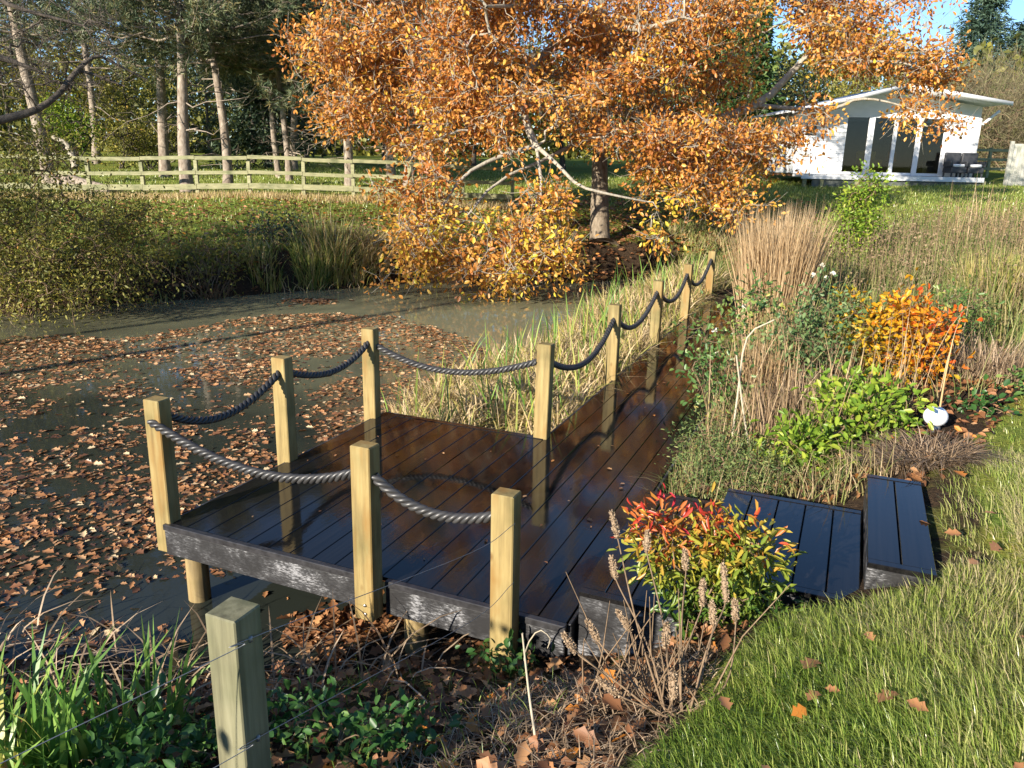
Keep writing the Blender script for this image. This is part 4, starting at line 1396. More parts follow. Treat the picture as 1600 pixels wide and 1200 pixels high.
# ------------------------------------------------------------------ paddock fence
fe = thing('paddock_fence', tuple(atg(400, 310, 22.4)), 'weathered three-rail timber fence along the paddock before the pines', 'fence')
fo = np.array(fe.location)
fx = np.array([-110, -20, 60, 142, 226, 310, 391, 475, 553, 640, 722, 800])
fpts = [at(x, 306, 22.2 + (x - 142) * 0.0018) for x in fx]
tops = []
for q in fpts:
    g = hz(q[0], q[1])
    p_ = box('post', 'rail', np.array((-0.05, -0.05, 0)), np.array((0.05, 0.05, 1.18)), fe, 0.006)
    p_.location = Vector((q[0], q[1], g - 0.1)) - fe.location
    p_.rotation_euler = (rng.normal() * 0.03, rng.normal() * 0.03, 0.4)
    tops.append(np.array((q[0], q[1], g)))
for a, b in zip(tops[:-1], tops[1:]):
    for hgt in (1.06, 0.66, 0.26):
        d_ = b - a
        L = np.linalg.norm(d_)
        hw = 0.075 if hgt < 0.3 else 0.05
        r_ = box('rail', 'rail', np.array((-L / 2 + 0.003, -0.022, -hw)), np.array((L / 2 - 0.003, 0.022, hw)), fe, 0.004)
        yaw_ = math.atan2(d_[1], d_[0])
        off_ = np.array([math.sin(yaw_), -math.cos(yaw_), 0]) * 0.075
        r_.location = Vector((a + b) / 2 + off_ + (0, 0, hgt + rng.normal() * 0.008 - 0.05)) - fe.location
        r_.rotation_euler = (0, -math.atan2(d_[2], math.hypot(d_[0], d_[1])), yaw_)

# ------------------------------------------------------------------ cabin
cb = at(1381, 274, 28.5)
CZ = cb[2]
cabin = thing('garden_cabin', (cb[0], cb[1], CZ - 0.45), 'white timber garden cabin with low gable roof and tall dark glazed doors', 'cabin', rz=-YAW * -1)
cabin.rotation_euler = (0, 0, -YAW)


def cbx(name, mat, x0, x1, y0, y1, z0, z1, parent=None, bev=0.006):
    o = box(name, mat, np.array((x0, y0, z0 + 0.45)), np.array((x1, y1, z1 + 0.45)), cabin, bev)
    if parent is not None:
        o.parent = parent
        o.location = Vector(o.location) - parent.location
    return o


PXM = 28.5 / F_PX
wx = lambda p: (p - 1381) * PXM
XL, XR = wx(1240), wx(1517)
# front wall with openings, side and back walls
ops = [(wx(1314), wx(1347)), (wx(1356), wx(1386)), (wx(1392), wx(1422)), (wx(1430), wx(1464))]
cuts = [XL] + [v for o_ in ops for v in o_] + [XR]
for i in range(0, len(cuts), 2):
    a, b = cuts[i], cuts[i + 1]
    if i in (0, len(cuts) - 2):
        nb_ = 14
        wl = cbx('wall', 'white', a, b, 0.0, 0.06, 0.0, 2.0)
        for k in range(nb_):
            cbx('board', 'white', a + 0.004, b - 0.004, -0.02, -0.001, k * 2.0 / nb_ + 0.004, (k + 1) * 2.0 / nb_ - 0.006, wl, 0.004)
    else:
        cbx('door_stile', 'white_shade', a, b, -0.02, 0.05, 0.0, 2.0)
cbx('wall', 'white', XL, XL + 0.06, 0.062, 3.6, 0, 2.0)
cbx('wall', 'white', XR - 0.06, XR, 0.062, 3.6, 0, 2.0)
cbx('wall', 'cabin_inside', XL + 0.06, XR - 0.06, 3.5, 3.6, 0, 2.0)
cbx('floor', 'cabin_inside', XL + 0.06, XR - 0.06, 0.07, 3.49, -0.1, -0.02)
for a, b in ops:
    d_ = cbx('door', 'white_shade', a, b, 0.0, 0.04, 0.0, 0.10)
    cbx('pane', 'glass', a, b, 0.015, 0.021, 0.10, 1.95, d_, 0)
    cbx('top_rail', 'white_shade', a, b, 0.0, 0.04, 1.95, 2.0, d_)
w_ = cbx('window', 'white_shade', wx(1248), wx(1270), -0.05, -0.021, 1.25, 1.85)
cbx('pane', 'glass', wx(1251), wx(1267), -0.056, -0.051, 1.30, 1.80, w_, 0)
# gable and roof
ax, az = wx(1378), 2.93
el, er, ez = wx(1212), wx(1532), 2.02
gs = Soup()
gl, gr = XL, XR
zl_ = ez + (az - ez) * (gl - el) / (ax - el) - 0.08
zr_ = ez + 0.4 + (az - ez - 0.4) * (er - gr) / (er - ax) - 0.08
for y in (0.0, 3.6):
    gs.add(np.array([[(gl, y, 2.45), (gr, y, 2.45), (gr, y, zr_ + .45), (ax, y, az + .37), (gl, y, zl_ + .45)]]), [(0, 1, 2, 3), (0, 3, 4)], 0.5)
gb = link('gable', gs.mesh('gable'), 'white', cabin)
y0r, y1r = -1.15, 3.9


def roof_slab(x0, z0, x1, z1, th, name, mat, ya, yb, dz=0.0):
    s_ = Soup()
    v = [(x0, ya, z0), (x1, ya, z1), (x1, yb, z1), (x0, yb, z0)]
    v = [(a, b, c + 0.45 + dz) for a, b, c in v] + [(a, b, c + 0.45 + dz + th) for a, b, c in v]
    s_.add(np.array([v]), [(3, 2, 1, 0), (4, 5, 6, 7), (0, 1, 5, 4), (1, 2, 6, 5), (2, 3, 7, 6), (3, 0, 4, 7)], 0.5)
    return link(name, s_.mesh(name), mat, cabin)


roof_slab(el, ez, ax, az, 0.03, 'roof', 'roof', y0r + 0.05, y1r, 0.034)
roof_slab(ax, az, er, ez + 0.4, 0.03, 'soffit', 'white_shade', y0r + 0.05, y1r)
roof_slab(el, ez, ax, az, 0.03, 'soffit', 'white_shade', y0r + 0.05, y1r)
roof_slab(ax, az, er, ez + 0.4, 0.03, 'roof', 'roof', y0r + 0.05, y1r, 0.034)
roof_slab(el - 0.02, ez - 0.02, ax, az - 0.02, 0.13, 'bargeboard', 'white_shade', y0r, y0r + 0.045, -0.04)
roof_slab(ax, az - 0.02, er + 0.02, ez + 0.38, 0.13, 'bargeboard', 'white_shade', y0r, y0r + 0.045, -0.04)
# porch
px0, px1 = XL - 0.05, wx(1512)
cbx('porch_deck', 'white_shade', px0, px1, -1.0, -0.03, -0.10, -0.02)
cbx('porch_edge', 'white_shade', px0 - 0.02, px1 + 0.02, -1.05, -1.005, -0.16, 0.0)
cbx('skirting', 'deck_dark', px0 + 0.4, px1, -0.95, -0.9, -0.45, -0.17)
for p_ in (1244, 1270, 1323, 1400, 1460, 1515):
    cbx('stump', 'rail', wx(p_) - 0.06, wx(p_) + 0.06, -0.99, -0.87, -0.85, -0.11)
br_ = cbx('brace', 'white_shade', -0.04, 0.04, -1.0, -0.94, 0, 0.7)
br_.location = (wx(1519), -0.06, 0.45 + 1.80)
br_.rotation_euler = (0, 0.85, 0)
bx_ = cbx('corner_trim', 'white_shade', XL - 0.03, XL + 0.09, -0.045, -0.022, 0, 2.0)
cbx('corner_trim', 'white_shade', XR - 0.09, XR + 0.03, -0.045, -0.022, 0, 2.0)


def cab_point(x, y, z):
    return cabin.matrix_basis @ Vector((x, y, z + 0.45))


def armchair(x, y, z, mat, label, w=0.62, cush=None):
    o = thing('armchair', tuple(cab_point(x, y, z)), label, 'chair', None, -YAW)
    box('seat', mat, (-w / 2, -0.3, 0.16), (w / 2, 0.3, 0.36), o, 0.03)
    box('backrest', mat, (-w / 2, 0.2, 0.362), (w / 2, 0.32, 0.85), o, 0.03)
    for sx in (-1, 1):
        box('armrest', mat, (sx * w / 2 - 0.05, -0.3, 0.363), (sx * w / 2 + 0.05, 0.198, 0.56), o, 0.025)
        for sy in (-0.26, 0.26):
            box('leg', mat, (sx * (w / 2 - 0.05) - 0.025, sy - 0.025, 0), (sx * (w / 2 - 0.05) + 0.025, sy + 0.025, 0.158), o, 0.004)
    if cush:
        box('cushion', cush, (-w / 2 + 0.07, -0.28, 0.364), (w / 2 - 0.07, 0.18, 0.46), o, 0.03)
    return o


armchair(wx(1477), -0.55, -0.02, 'wicker', 'dark wicker armchair on the cabin porch next to the glazed doors', 0.56, 'cushion')
armchair(wx(1503), -0.55, -0.02, 'wicker', 'dark wicker armchair on the cabin porch under the porch post', 0.56, 'cushion')
armchair(wx(1368), 0.8, -0.02, 'yellow', 'yellow armchair inside the cabin behind the second glazed door', 0.7)
fl = thing('floor_lamp', tuple(cab_point(wx(1412), 1.2, -0.02)), 'lamp with an orange shade inside the cabin', 'lamp')
lathe('base', [(0.13, 0), (0.13, 0.02), (0.02, 0.03), (0.015, 0.5)], 'wicker', fl, (0, 0, 0))
lathe('shade', [(0.2, 0.5), (0.14, 0.85)], 'orange', fl, (0, 0, 0))

# fences right of the cabin
pf = thing('panel_fence', tuple(atg(1610, 272, 27.5)), 'pale grey close-boarded fence panel past the cabin porch', 'fence', rz=-YAW)
for k in range(14):
    box('board', 'panel', (-0.75 + k * 0.14, -0.012, 0.03), (-0.75 + k * 0.14 + 0.132, 0.012, 1.42), pf, 0.003)
for z in (0.25, 1.15):
    box('rail', 'panel', (-0.75, 0.014, z), (1.2, 0.06, z + 0.07), pf)
box('post', 'panel', (-0.86, -0.05, 0), (-0.76, 0.05, 1.5), pf)
sf = thing('side_fence', tuple(atg(1560, 270, 31.5)), 'low brown rail fence between the cabin and the grey panel', 'fence', rz=-YAW)
for k in range(4):
    box('post', 'rail', (-1.6 + k * 1.1, -0.05, 0), (-1.5 + k * 1.1, 0.05, 1.15), sf)
for z in (0.3, 0.65, 1.0):
    box('rail', 'rail', (-1.7, -0.075, z), (1.9, -0.052, z + 0.1), sf)


# ------------------------------------------------------------------ lawn grass
def scatter(n, x0, x1, y0, y1):
    return rng.uniform(x0, x1, n), rng.uniform(y0, y1, n)


def swept(x, y, seed=0):
    """combed direction of the long grass, changing slowly over the lawn"""
    a = 3.6 + 1.4 * (vnoise(x, y, 0.9, 21 + seed) - 0.5) + 1.0 * (vnoise(x, y, 2.5, 22) - 0.5) + rng.normal(0, 0.7, len(x))
    return np.stack([np.cos(a), np.sin(a)], 1)


s = Soup()
x, y = scatter(260000, 2.9, 6.4, -2.6, 2.4)
dc = np.hypot(x - CAM[0], y - CAM[1])
k = in_poly(x + 0.08 * (vnoise(x, y, 5, 31) - 0.5), y + 0.08 * (vnoise(x, y, 5, 32) - 0.5), LAWN) & (rng.uniform(size=len(x)) < np.clip(2.6 / dc, 0.25, 1)) & (dc > 0.9)
k &= ~((x > 3.93) & (x < 4.27) & (y > 0.37) & (y < 1.6))
k &= ~((x > 4.2) & (x < 4.62) & (y > 0.65) & (y < 2.3) & (rng.uniform(size=len(x)) < 0.8))
x, y = x[k], y[k]
tall = np.clip(1.15 - np.hypot(x - 3.6, y + 0.4) * 0.22, 0.35, 1.0)
patch = vnoise(x, y, 1.6, 33)
hh = (0.035 + 0.085 * tall * np.clip(1.5 * patch - 0.15, 0.1, 1.2)) * rng.uniform(0.55, 1.4, len(x))
rn = np.clip(rng.normal(0.58, 0.22, len(x)) + 0.5 * (vnoise(x, y, 1.1, 34) - 0.5) + 0.3 * (vnoise(x, y, 4.5, 35) - 0.5) + 0.12 * np.clip(y, 0, 2) + 0.22 * np.clip((x - 4.0) / 1.5, -0.35, 1), 0, 1)
blades(s, np.stack([x, y, height(x, y) - 0.01], 1), hh, 0.0034, swept(x, y), rng.uniform(0.2, 1.35, len(x)), rn, 3)
x, y = scatter(60000, 4.2, 11, 1.6, 11)
k = in_poly(x, y, LAWN) & ~((x < 4.66) & (y < 2.4))
x, y = x[k], y[k]
blades(s, np.stack([x, y, height(x, y) - 0.01], 1), rng.uniform(0.03, 0.075, len(x)), 0.006, swept(x, y), rng.uniform(0.2, 1, len(x)), np.clip(rng.normal(0.55, 0.2, len(x)), 0, 1), 2)
tag(link('lawn_grass', s.mesh('lawn_grass'), 'lawn'), 'long combed green lawn grass beside the steps', 'grass', kind='stuff')

# bank and paddock turf, seen at a distance
s = Soup()
x, y = scatter(120000, -24, 9, 5, 30)
d = pond_dist(x, y)
k = (lawnness(x, y) > rng.uniform(0.25, 1, len(x))) & (d > 0.3) & ~((x > -1.0) & (y < np.where(x < 2.5, 13, 17)))
x, y = x[k], y[k]
blades(s, np.stack([x, y, height(x, y) - 0.01], 1), rng.uniform(0.05, 0.15, len(x)), 0.016, rng.normal(size=(len(x), 2)), rng.uniform(0.2, 0.9, len(x)),
       np.clip(rng.normal(0.55, 0.22, len(x)), 0, 1), 2)
tag(link('bank_turf', s.mesh('bank_turf'), 'lawn'), 'rough turf on the far bank and in the paddock', 'grass', kind='stuff')
s = Soup()                                                          # pale long grass under the paddock rails
tt = rng.uniform(0, 1, 9000)
fa, fb = tops[0], tops[-1]
P = fa + (fb - fa) * tt[:, None] + np.stack([rng.normal(0, 0.25, 9000) + 0.15, rng.normal(0, 0.25, 9000) - 0.25, np.zeros(9000)], 1)
P[:, 2] = height(P[:, 0], P[:, 1])
blades(s, P, rng.uniform(0.10, 0.27, 9000), 0.014, rng.normal(size=(9000, 2)), rng.uniform(0.1, 0.8, 9000), np.clip(rng.normal(0.75, 0.2, 9000), 0, 1), 2)
tag(link('fence_line_grass', s.mesh('fence_line_grass'), 'sedge'), 'bleached long grass along the foot of the paddock rails', 'grass', kind='stuff')

# ------------------------------------------------------------------ reeds, sedge and dead stalks
def bank_blades(n, poly, hmin, hmax, w, mat, bend, rmean, label, name, rs=0.22, seg=3, cat='reeds', lean=None, clump=None):
    poly = np.array(poly)
    lo, hi = poly.min(0), poly.max(0)
    m = int(n * 2.2)
    x, y = scatter(m, lo[0], hi[0], lo[1], hi[1])
    k = in_poly(x, y, poly)
    if clump:
        k &= vnoise(x, y, clump, 41) > rng.uniform(0.1, 0.7, m)
    x, y = x[k][:n], y[k][:n]
    h = rng.uniform(hmin, hmax, len(x)) * (0.6 + 0.7 * vnoise(x, y, 1.3, 42))
    ln = rng.normal(size=(len(x), 2)) + (0 if lean is None else np.asarray(lean))
    s = Soup()
    blades(s, np.stack([x, y, np.maximum(height(x, y), WATER - 0.05) - 0.01], 1), h, w, ln, rng.uniform(bend[0], bend[1], len(x)),
           np.clip(rng.normal(rmean, rs, len(x)) + 0.3 * (vnoise(x, y, 1.5, 43) - 0.5), 0, 1), seg)
    return tag(link(name, s.mesh(name), mat), label, cat, kind='stuff')


bank_blades(15000, [(-0.75, 4.2), (-0.45, 3.1), (0.1, 2.7), (1.5, 2.6), (1.5, 12.5), (-0.1, 12.5), (-0.5, 10), (-0.4, 7.6), (-0.7, 5.6)], 0.22, 0.60, 0.017, 'sedge',
            (0.3, 1.9), 0.70, 'tangled half-dead sedge between the platform and the walkway', 'sedge_bank', rs=0.3, clump=1.6)
bank_blades(260, [(-0.75, 4.2), (-0.45, 3.1), (0.1, 2.7), (1.4, 2.6), (1.2, 12.5), (-0.1, 12.5), (-0.5, 10), (-0.4, 7.6), (-0.7, 5.6)], 0.6, 1.05, 0.018, 'iris',
            (0.05, 0.6), 0.75, 'upright green reed blades standing out of the sedge', 'green_reeds')
bank_blades(5000, [(-0.4, 11.5), (1.6, 11.0), (2.2, 14), (1.0, 19), (-1.5, 17.5), (-0.6, 15.8)], 0.15, 0.45, 0.02, 'meadow',
            (0.3, 1.2), 0.55, 'short dry grass on the bank past the walkway end', 'dry_bank_grass', cat='grass')


def tuft(px, py, d, n, h, r, mat, label, bend=(0.1, 0.8), w=0.02, rm=0.5, group=None, name='reed_tuft', cat='reeds'):
    b = atg(px, py, d)
    b[2] = max(b[2], WATER - 0.05)
    a = rng.uniform(0, 2 * np.pi, n)
    q = r * np.sqrt(rng.uniform(0, 1, n))
    x, y = b[0] + q * np.cos(a), b[1] + q * np.sin(a)
    s = Soup()
    blades(s, np.stack([x, y, np.maximum(height(x, y), WATER - 0.05)], 1), h * rng.uniform(0.5, 1.15, n), w,
           np.stack([np.cos(a), np.sin(a)], 1) + rng.normal(size=(n, 2)) * 0.6, rng.uniform(bend[0], bend[1], n), np.clip(rng.normal(rm, 0.22, n), 0, 1), 3)
    o = thing(name, tuple(b), label, cat, group)
    part('blades', s, mat, o)['kind'] = 'stuff'
    return o


G1 = 'reed tufts on the far bank'
tuft(488, 446, 17.0, 300, 0.80, 0.38, 'sedge', 'green reed tuft at the pond edge beside the dark bank', rm=0.28, group=G1)
tuft(518, 442, 17.3, 360, 0.98, 0.42, 'sedge', 'taller straw-topped reed tuft next to the green one', rm=0.5, group=G1)
tuft(552, 440, 17.6, 380, 0.85, 0.42, 'sedge', 'arching pale reed tuft in the middle of the far reeds', (0.4, 1.3), rm=0.55, group=G1)
tuft(587, 436, 18.0, 340, 0.75, 0.40, 'sedge', 'drooping brown reed tuft beside the oak boughs', (0.5, 1.5), rm=0.72, group=G1)
tuft(415, 452, 16.5, 200, 0.5, 0.35, 'sedge', 'small shaded reed tuft at the dark bank', rm=0.35, group=G1)
tuft(330, 460, 15.8, 200, 0.5, 0.4, 'deadreed', 'low dead tuft at the waterline below the bramble', (0.4, 1.3), rm=0.4, group=G1)
# bank fringe
bank_blades(5200, [(-10.2, 4.6), (-9.3, 5.6), (-7.7, 8.4), (-6.1, 10.6), (-5.2, 12.1), (-3.2, 13.2), (-1.8, 14.3), (-2.0, 15.2), (-3.8, 14.3), (-6, 13), (-7.2, 11.3), (-9, 8.6), (-10.5, 6.2)],
            0.15, 0.5, 0.02, 'sedge', (0.3, 1.4), 0.55, 'ragged grass fringe along the far waterline', 'bank_fringe', rs=0.3, clump=0.9)
# foreground: dead reeds at the near waterline
bank_blades(620, [(-2.5, -2.2), (-0.8, -1.2), (0.2, -0.75), (1.1, -0.35), (1.7, 0.05), (2.2, -0.35), (1.6, -0.95), (0.4, -1.25), (-0.8, -1.8)], 0.15, 0.5, 0.011, 'deadreed',
            (0.5, 1.9), 0.6, 'broken dead reeds along the near waterline', 'dead_reeds', seg=4)
bank_blades(45, [(-2.2, -1.6), (-0.6, -0.6), (0.6, -0.2), (0.4, -0.7), (-0.9, -1.3)], 0.2, 0.5, 0.012, 'deadreed',
            (0.3, 2.0), 0.75, 'single dead stalks poking out of the near water', 'dead_stalks', seg=4)
# iris blades bottom left
G2 = 'leafy plants at the near bank'
for px, py, d, n, h, lab in [(40, 1130, 3.0, 70, 0.50, 'clump of green iris blades at the near bank furthest from the fence post'),
                             (130, 1150, 2.95, 75, 0.46, 'clump of green iris blades in the middle of the near bank'),
                             (215, 1090, 3.25, 60, 0.44, 'clump of green iris blades closest to the weathered fence post'),
                             (10, 1200, 2.7, 60, 0.42, 'iris clump lowest on the near bank'), (-70, 1130, 3.0, 60, 0.5, 'iris clump at the outer edge of the near bank')]:
    tuft(px, py, d, int(n * 0.62), h * 1.12, 0.17, 'iris', lab, (0.05, 0.9), 0.024, 0.6, G2, 'iris_clump', 'plant')
for px, py, d, r, n, lab in [(260, 1175, 2.75, (0.26, 0.2, 0.14), 26, 'nettle patch against the weathered fence post foot'), (330, 1130, 3.0, (0.25, 0.2, 0.12), 22, 'nettle patch behind the weathered fence post'),
                             (520, 1160, 2.95, (0.26, 0.2, 0.11), 26, 'bright nettle patch right of the weathered fence post'), (470, 1100, 3.2, (0.22, 0.16, 0.10), 18, 'shaded nettle patch below the front fascia'),
                             (610, 1185, 2.85, (0.22, 0.16, 0.10), 18, 'nettle patch nearest the dead flower stalks'), (185, 1190, 2.75, (0.2, 0.16, 0.12), 18, 'nettle patch among the iris blades')]:
    b = atg(px, py, d)
    bush('nettle_patch', b, b + (0, 0, r[2] * 0.6), (r[0], r[1], r[2] * 0.8), int(n * 1.3), 13, 0.055, 0.05, 0.62, 'nettle', lab, 'plant', G2, stems=5, rtip=0.0022, tw=0)
for px, py, d, lab in [(765, 1035, 4.0, 'small leafy weed at the foot of the shorter greenish post'), (805, 1050, 3.9, 'tiny weed in the soil right of the shorter greenish post')]:
    b = atg(px, py, d)
    bush('leafy_weed', b, b + (0, 0, 0.09), (0.11, 0.1, 0.07), 9, 10, 0.04, 0.045, 0.7, 'nettle', lab, 'plant', stems=3, rtip=0.0018, tw=0)


# ------------------------------------------------------------------ leaf litter and floating leaves
def litter(n, poly, L, mat, label, name, zoff=0.006, water=False, dens=None, tilt=0.35, shape='leaf', big=1.0):
    poly = np.array(poly)
    lo, hi = poly.min(0), poly.max(0)
    x, y = scatter(int(n * 5), lo[0], hi[0], lo[1], hi[1])
    k = in_poly(x, y, poly)
    if dens is not None:
        k &= rng.uniform(size=len(x)) < dens(x, y)
    x, y = x[k][:n], y[k][:n]
    z = np.full(len(x), WATER) if water else height(x, y)
    if not water:
        k = z > WATER + 0.0
        x, y, z = x[k], y[k], z[k]
    a = rng.uniform(0, 2 * np.pi, len(x))
    D = np.stack([np.cos(a), np.sin(a), rng.normal(0, tilt * 0.5, len(x))], 1)
    N = np.stack([rng.normal(0, tilt, len(x)), rng.normal(0, tilt, len(x)), np.ones(len(x))], 1)
    Ls = L * np.clip(rng.lognormal(-0.08, 0.30, len(x)), 0.4, 1.45)
    s = Soup()
    leaves(s, np.stack([x, y, z + zoff + rng.uniform(0, 0.012, len(x))], 1), D, nrm(N), Ls, Ls * rng.uniform(0.5, 0.8, len(x)), np.clip(rng.normal(0.48, 0.30, len(x)), 0, 1), shape)
    return tag(link(name, s.mesh(name), mat), label, 'leaves', kind='stuff')


def raft(x, y):
    """floating leaves gather in a raft between the platform and the open far water"""
    edge_x = np.array([-14, -7.83, -6.3, -5.75, -4.76, -3.3, -1.9, -0.5, 1.5])
    edge_y = np.array([2.0, 4.3, 5.4, 7.8, 8.8, 8.6, 7.9, 7.6, 7.6])
    e = np.interp(x, edge_x, edge_y) + 1.0 * (vnoise(x, y, 0.8, 51) - 0.5) + 0.4 * (vnoise(x, y, 3.0, 52) - 0.5)
    k = np.clip((e - y) / 0.25, 0, 1)
    f = vnoise(x, y, 1.1, 53) * 0.55 + vnoise(x, y, 3.1, 54) * 0.45
    loose = np.clip((f - 0.37) / 0.22, 0.07, 1)
    band = np.clip((y - (e - 2.2)) / 1.6, 0, 1)                      # densest just inside the edge
    # clear water close in front of the platform
    near_ = 0.75 * np.clip(1.5 - np.hypot((x + 1.3) / 1.2, (y - 0.2) / 1.1), 0, 1) * np.clip((vnoise(x, y, 3.4, 57) - 0.25) / 0.3, 0.15, 1)
    loose = np.maximum(loose, near_)
    clear = np.hypot((x - 0.55) / 1.05, (y + 0.05) / 0.62)
    return k * np.maximum(loose, band * 0.95) * np.clip((clear - 0.75) / 0.3, 0.05, 1)


POOL = [(-13, -3), (-4, -2.6), (-1.6, -1.5), (-0.45, -0.83), (1.4, 0.2), (1.5, 2.4), (-0.2, 3.1), (-0.5, 5.6), (-0.3, 8.6), (-5, 12), (-11, 4)]
litter(34000, POOL, 0.072, 'pond_leaf', 'raft of brown oak leaves floating on the pond', 'floating_leaves', -0.004, True, raft, 0.26, 'lobe')
litter(900, [(-9.7, 5.2), (-8.9, 6.6), (-7.7, 8.2), (-6.0, 10.4), (-5.0, 12.0), (-3.2, 13.0), (-1.7, 14.2), (-0.4, 15.6), (-0.4, 14.5), (-1.6, 13.4), (-3.2, 12.6), (-4.8, 11.4), (-6.3, 9.5), (-8.2, 6.9)], 0.09, 'pond_leaf',
       'leaves drifted against the far waterline', 'drifted_leaves', 0.003, True, lambda x, y: np.clip(1 - (-pond_dist(x, y)) / 0.6, 0.02, 1) ** 2, 0.15)
litter(500, [(-6.6, 8.2), (-5.2, 8.9), (-5.0, 10.0), (-6.4, 9.2)], 0.09, 'pond_leaf', 'small loose island of leaves on the open far water', 'leaf_island', 0.003, True,
       lambda x, y: np.clip(1.1 - np.hypot((x + 5.9) / 0.55, (y - 9.3) / 0.4), 0.01, 1), 0.15)
litter(420, [(0.95, -0.1), (1.3, 0.05), (1.75, 0.3), (1.6, 0.5), (1.1, 0.35), (0.8, 0.15)], 0.085, 'litter', 'heap of wet leaves washed up under the front fascia', 'washed_up_leaves', 0.006, True, None, 0.5, 'lobe')
litter(2600, [(1.5, 0.3), (0.9, -0.6), (0.2, -0.9), (-0.8, -1.3), (-2, -2.2), (2.4, -2.2), (3.2, -1.3), (3.5, -0.2), (3.2, 0.3), (2.6, 0.0)], 0.075, 'litter',
       'brown leaf litter on the dark soil before the boardwalk', 'soil_leaf_litter', 0.006, False, lambda x, y: 0.25 + 0.75 * vnoise(x, y, 2.2, 61), 0.55, 'lobe')
litter(2600, [(2.7, 1.4), (4.3, 1.6), (5.2, 4), (6, 7), (3.0, 9), (2.7, 4)], 0.08, 'litter', 'fallen leaves among the border plants', 'border_leaf_litter', 0.01, False, None, 0.5)
litter(6500, [(-7, 13.4), (-3, 13.6), (0, 16), (1.5, 14), (3.0, 18), (2, 24), (-6, 22), (-9, 17)], 0.11, 'litter', 'fallen oak leaves under the oak', 'oak_leaf_litter', 0.03, False,
       lambda x, y: np.clip(1.2 - np.hypot(x + 1.8, y - 16) / 7, 0.05, 1), 0.5)
litter(2500, [(-12, 8), (-8.6, 7.2), (-6, 11), (-4.5, 13.4), (-8, 17), (-15, 12)], 0.1, 'litter', 'thin scatter of leaves on the far bank turf', 'bank_leaf_litter', 0.05, False, None, 0.5)
dx_, dy_ = np.r_[rng.uniform(0.1, 2.6, 26), rng.uniform(1.65, 2.6, 22)], np.r_[rng.uniform(0.1, 2.4, 26), rng.uniform(2.5, 8, 22)]
s = Soup()
an_ = rng.uniform(0, 6.28, 48)
Ld_ = rng.uniform(0.015, 0.05, 48)
leaves(s, np.stack([dx_, dy_, np.full(48, 0.007)], 1), np.stack([np.cos(an_), np.sin(an_), np.zeros(48)], 1), nrm(np.stack([rng.normal(0, .15, 48), rng.normal(0, .15, 48), np.ones(48)], 1)), Ld_, Ld_ * 0.6, rng.uniform(0.1, 1, 48), 'lobe')
tag(link('deck_debris', s.mesh('deck_debris'), 'litter'), 'tiny leaf scraps lying on the wet decking', 'leaves', kind='stuff')
# single leaves on the lawn: each one can be counted
lawn_leaf_px = [(1278, 1030, 0.10), (1372, 1098, 0.10), (1452, 1112, 0.07), (1236, 1118, 0.07), (1262, 1095, 0.07), (1288, 1075, 0.05), (1200, 1195, 0.06), (1310, 812, 0.09), (1490, 735, 0.11),
                (1365, 1002, 0.06), (1560, 803, 0.07), (1548, 860, 0.09), (1528, 876, 0.07), (1475, 832, 0.08), (1590, 995, 0.05), (1140, 1110, 0.07), (1500, 690, 0.1), (1575, 640, 0.09), (1455, 820, 0.06), (1585, 1190, 0.05)]
for i, (px, py, L) in enumerate(lawn_leaf_px):
    v = FW + RT * (px - 800) / F_PX - UP * (py - 600) / F_PX
    t = 1.0
    for _ in range(400):
        q = CAM + v * t
        if q[2] < hz(q[0], q[1]) + 0.08:
            break
        t += 0.02
    s = Soup()
    a = rng.uniform(0, 6.28)
    leaves(s, np.zeros((1, 3)), np.array([[math.cos(a), math.sin(a), 0.1]]), nrm(np.array([[rng.normal() * .3, rng.normal() * .3 - 0.2, 1.0]])), L, L * 0.75, np.array([rng.choice([0.55, 0.7, 1.0])]), 'lobe')
    tag(link('fallen_leaf', s.mesh('fallen_leaf'), 'litter', None, tuple(q)), 'single brown or orange leaf lying on the lawn grass', 'leaf', 'fallen leaves on the lawn')

# ------------------------------------------------------------------ border plants right of the walkway
def clump(name, cx, cy, r, n, h, w, mat, label, bend=(0.05, 0.5), rm=0.5, plume=0, cat='grass', lean=(0, 0)):
    a = rng.uniform(0, 2 * np.pi, n)
    q = r * np.sqrt(rng.uniform(0, 1, n))
    x, y = cx + q * np.cos(a), cy + q * np.sin(a)
    s = Soup()
    P = np.stack([x, y, height(x, y) - 0.01], 1)
    hh = h * rng.uniform(0.55, 1.1, n)
    ln = np.stack([np.cos(a), np.sin(a)], 1) * 0.7 + rng.normal(size=(n, 2)) * 0.6 + np.asarray(lean)
    blades(s, P, hh, w, ln, rng.uniform(bend[0], bend[1], n), np.clip(rng.normal(rm, 0.25, n), 0, 1), 4)
    o = thing(name, (cx, cy, hz(cx, cy)), label, cat)
    part('blades', s, mat, o)['kind'] = 'stuff'
    return o


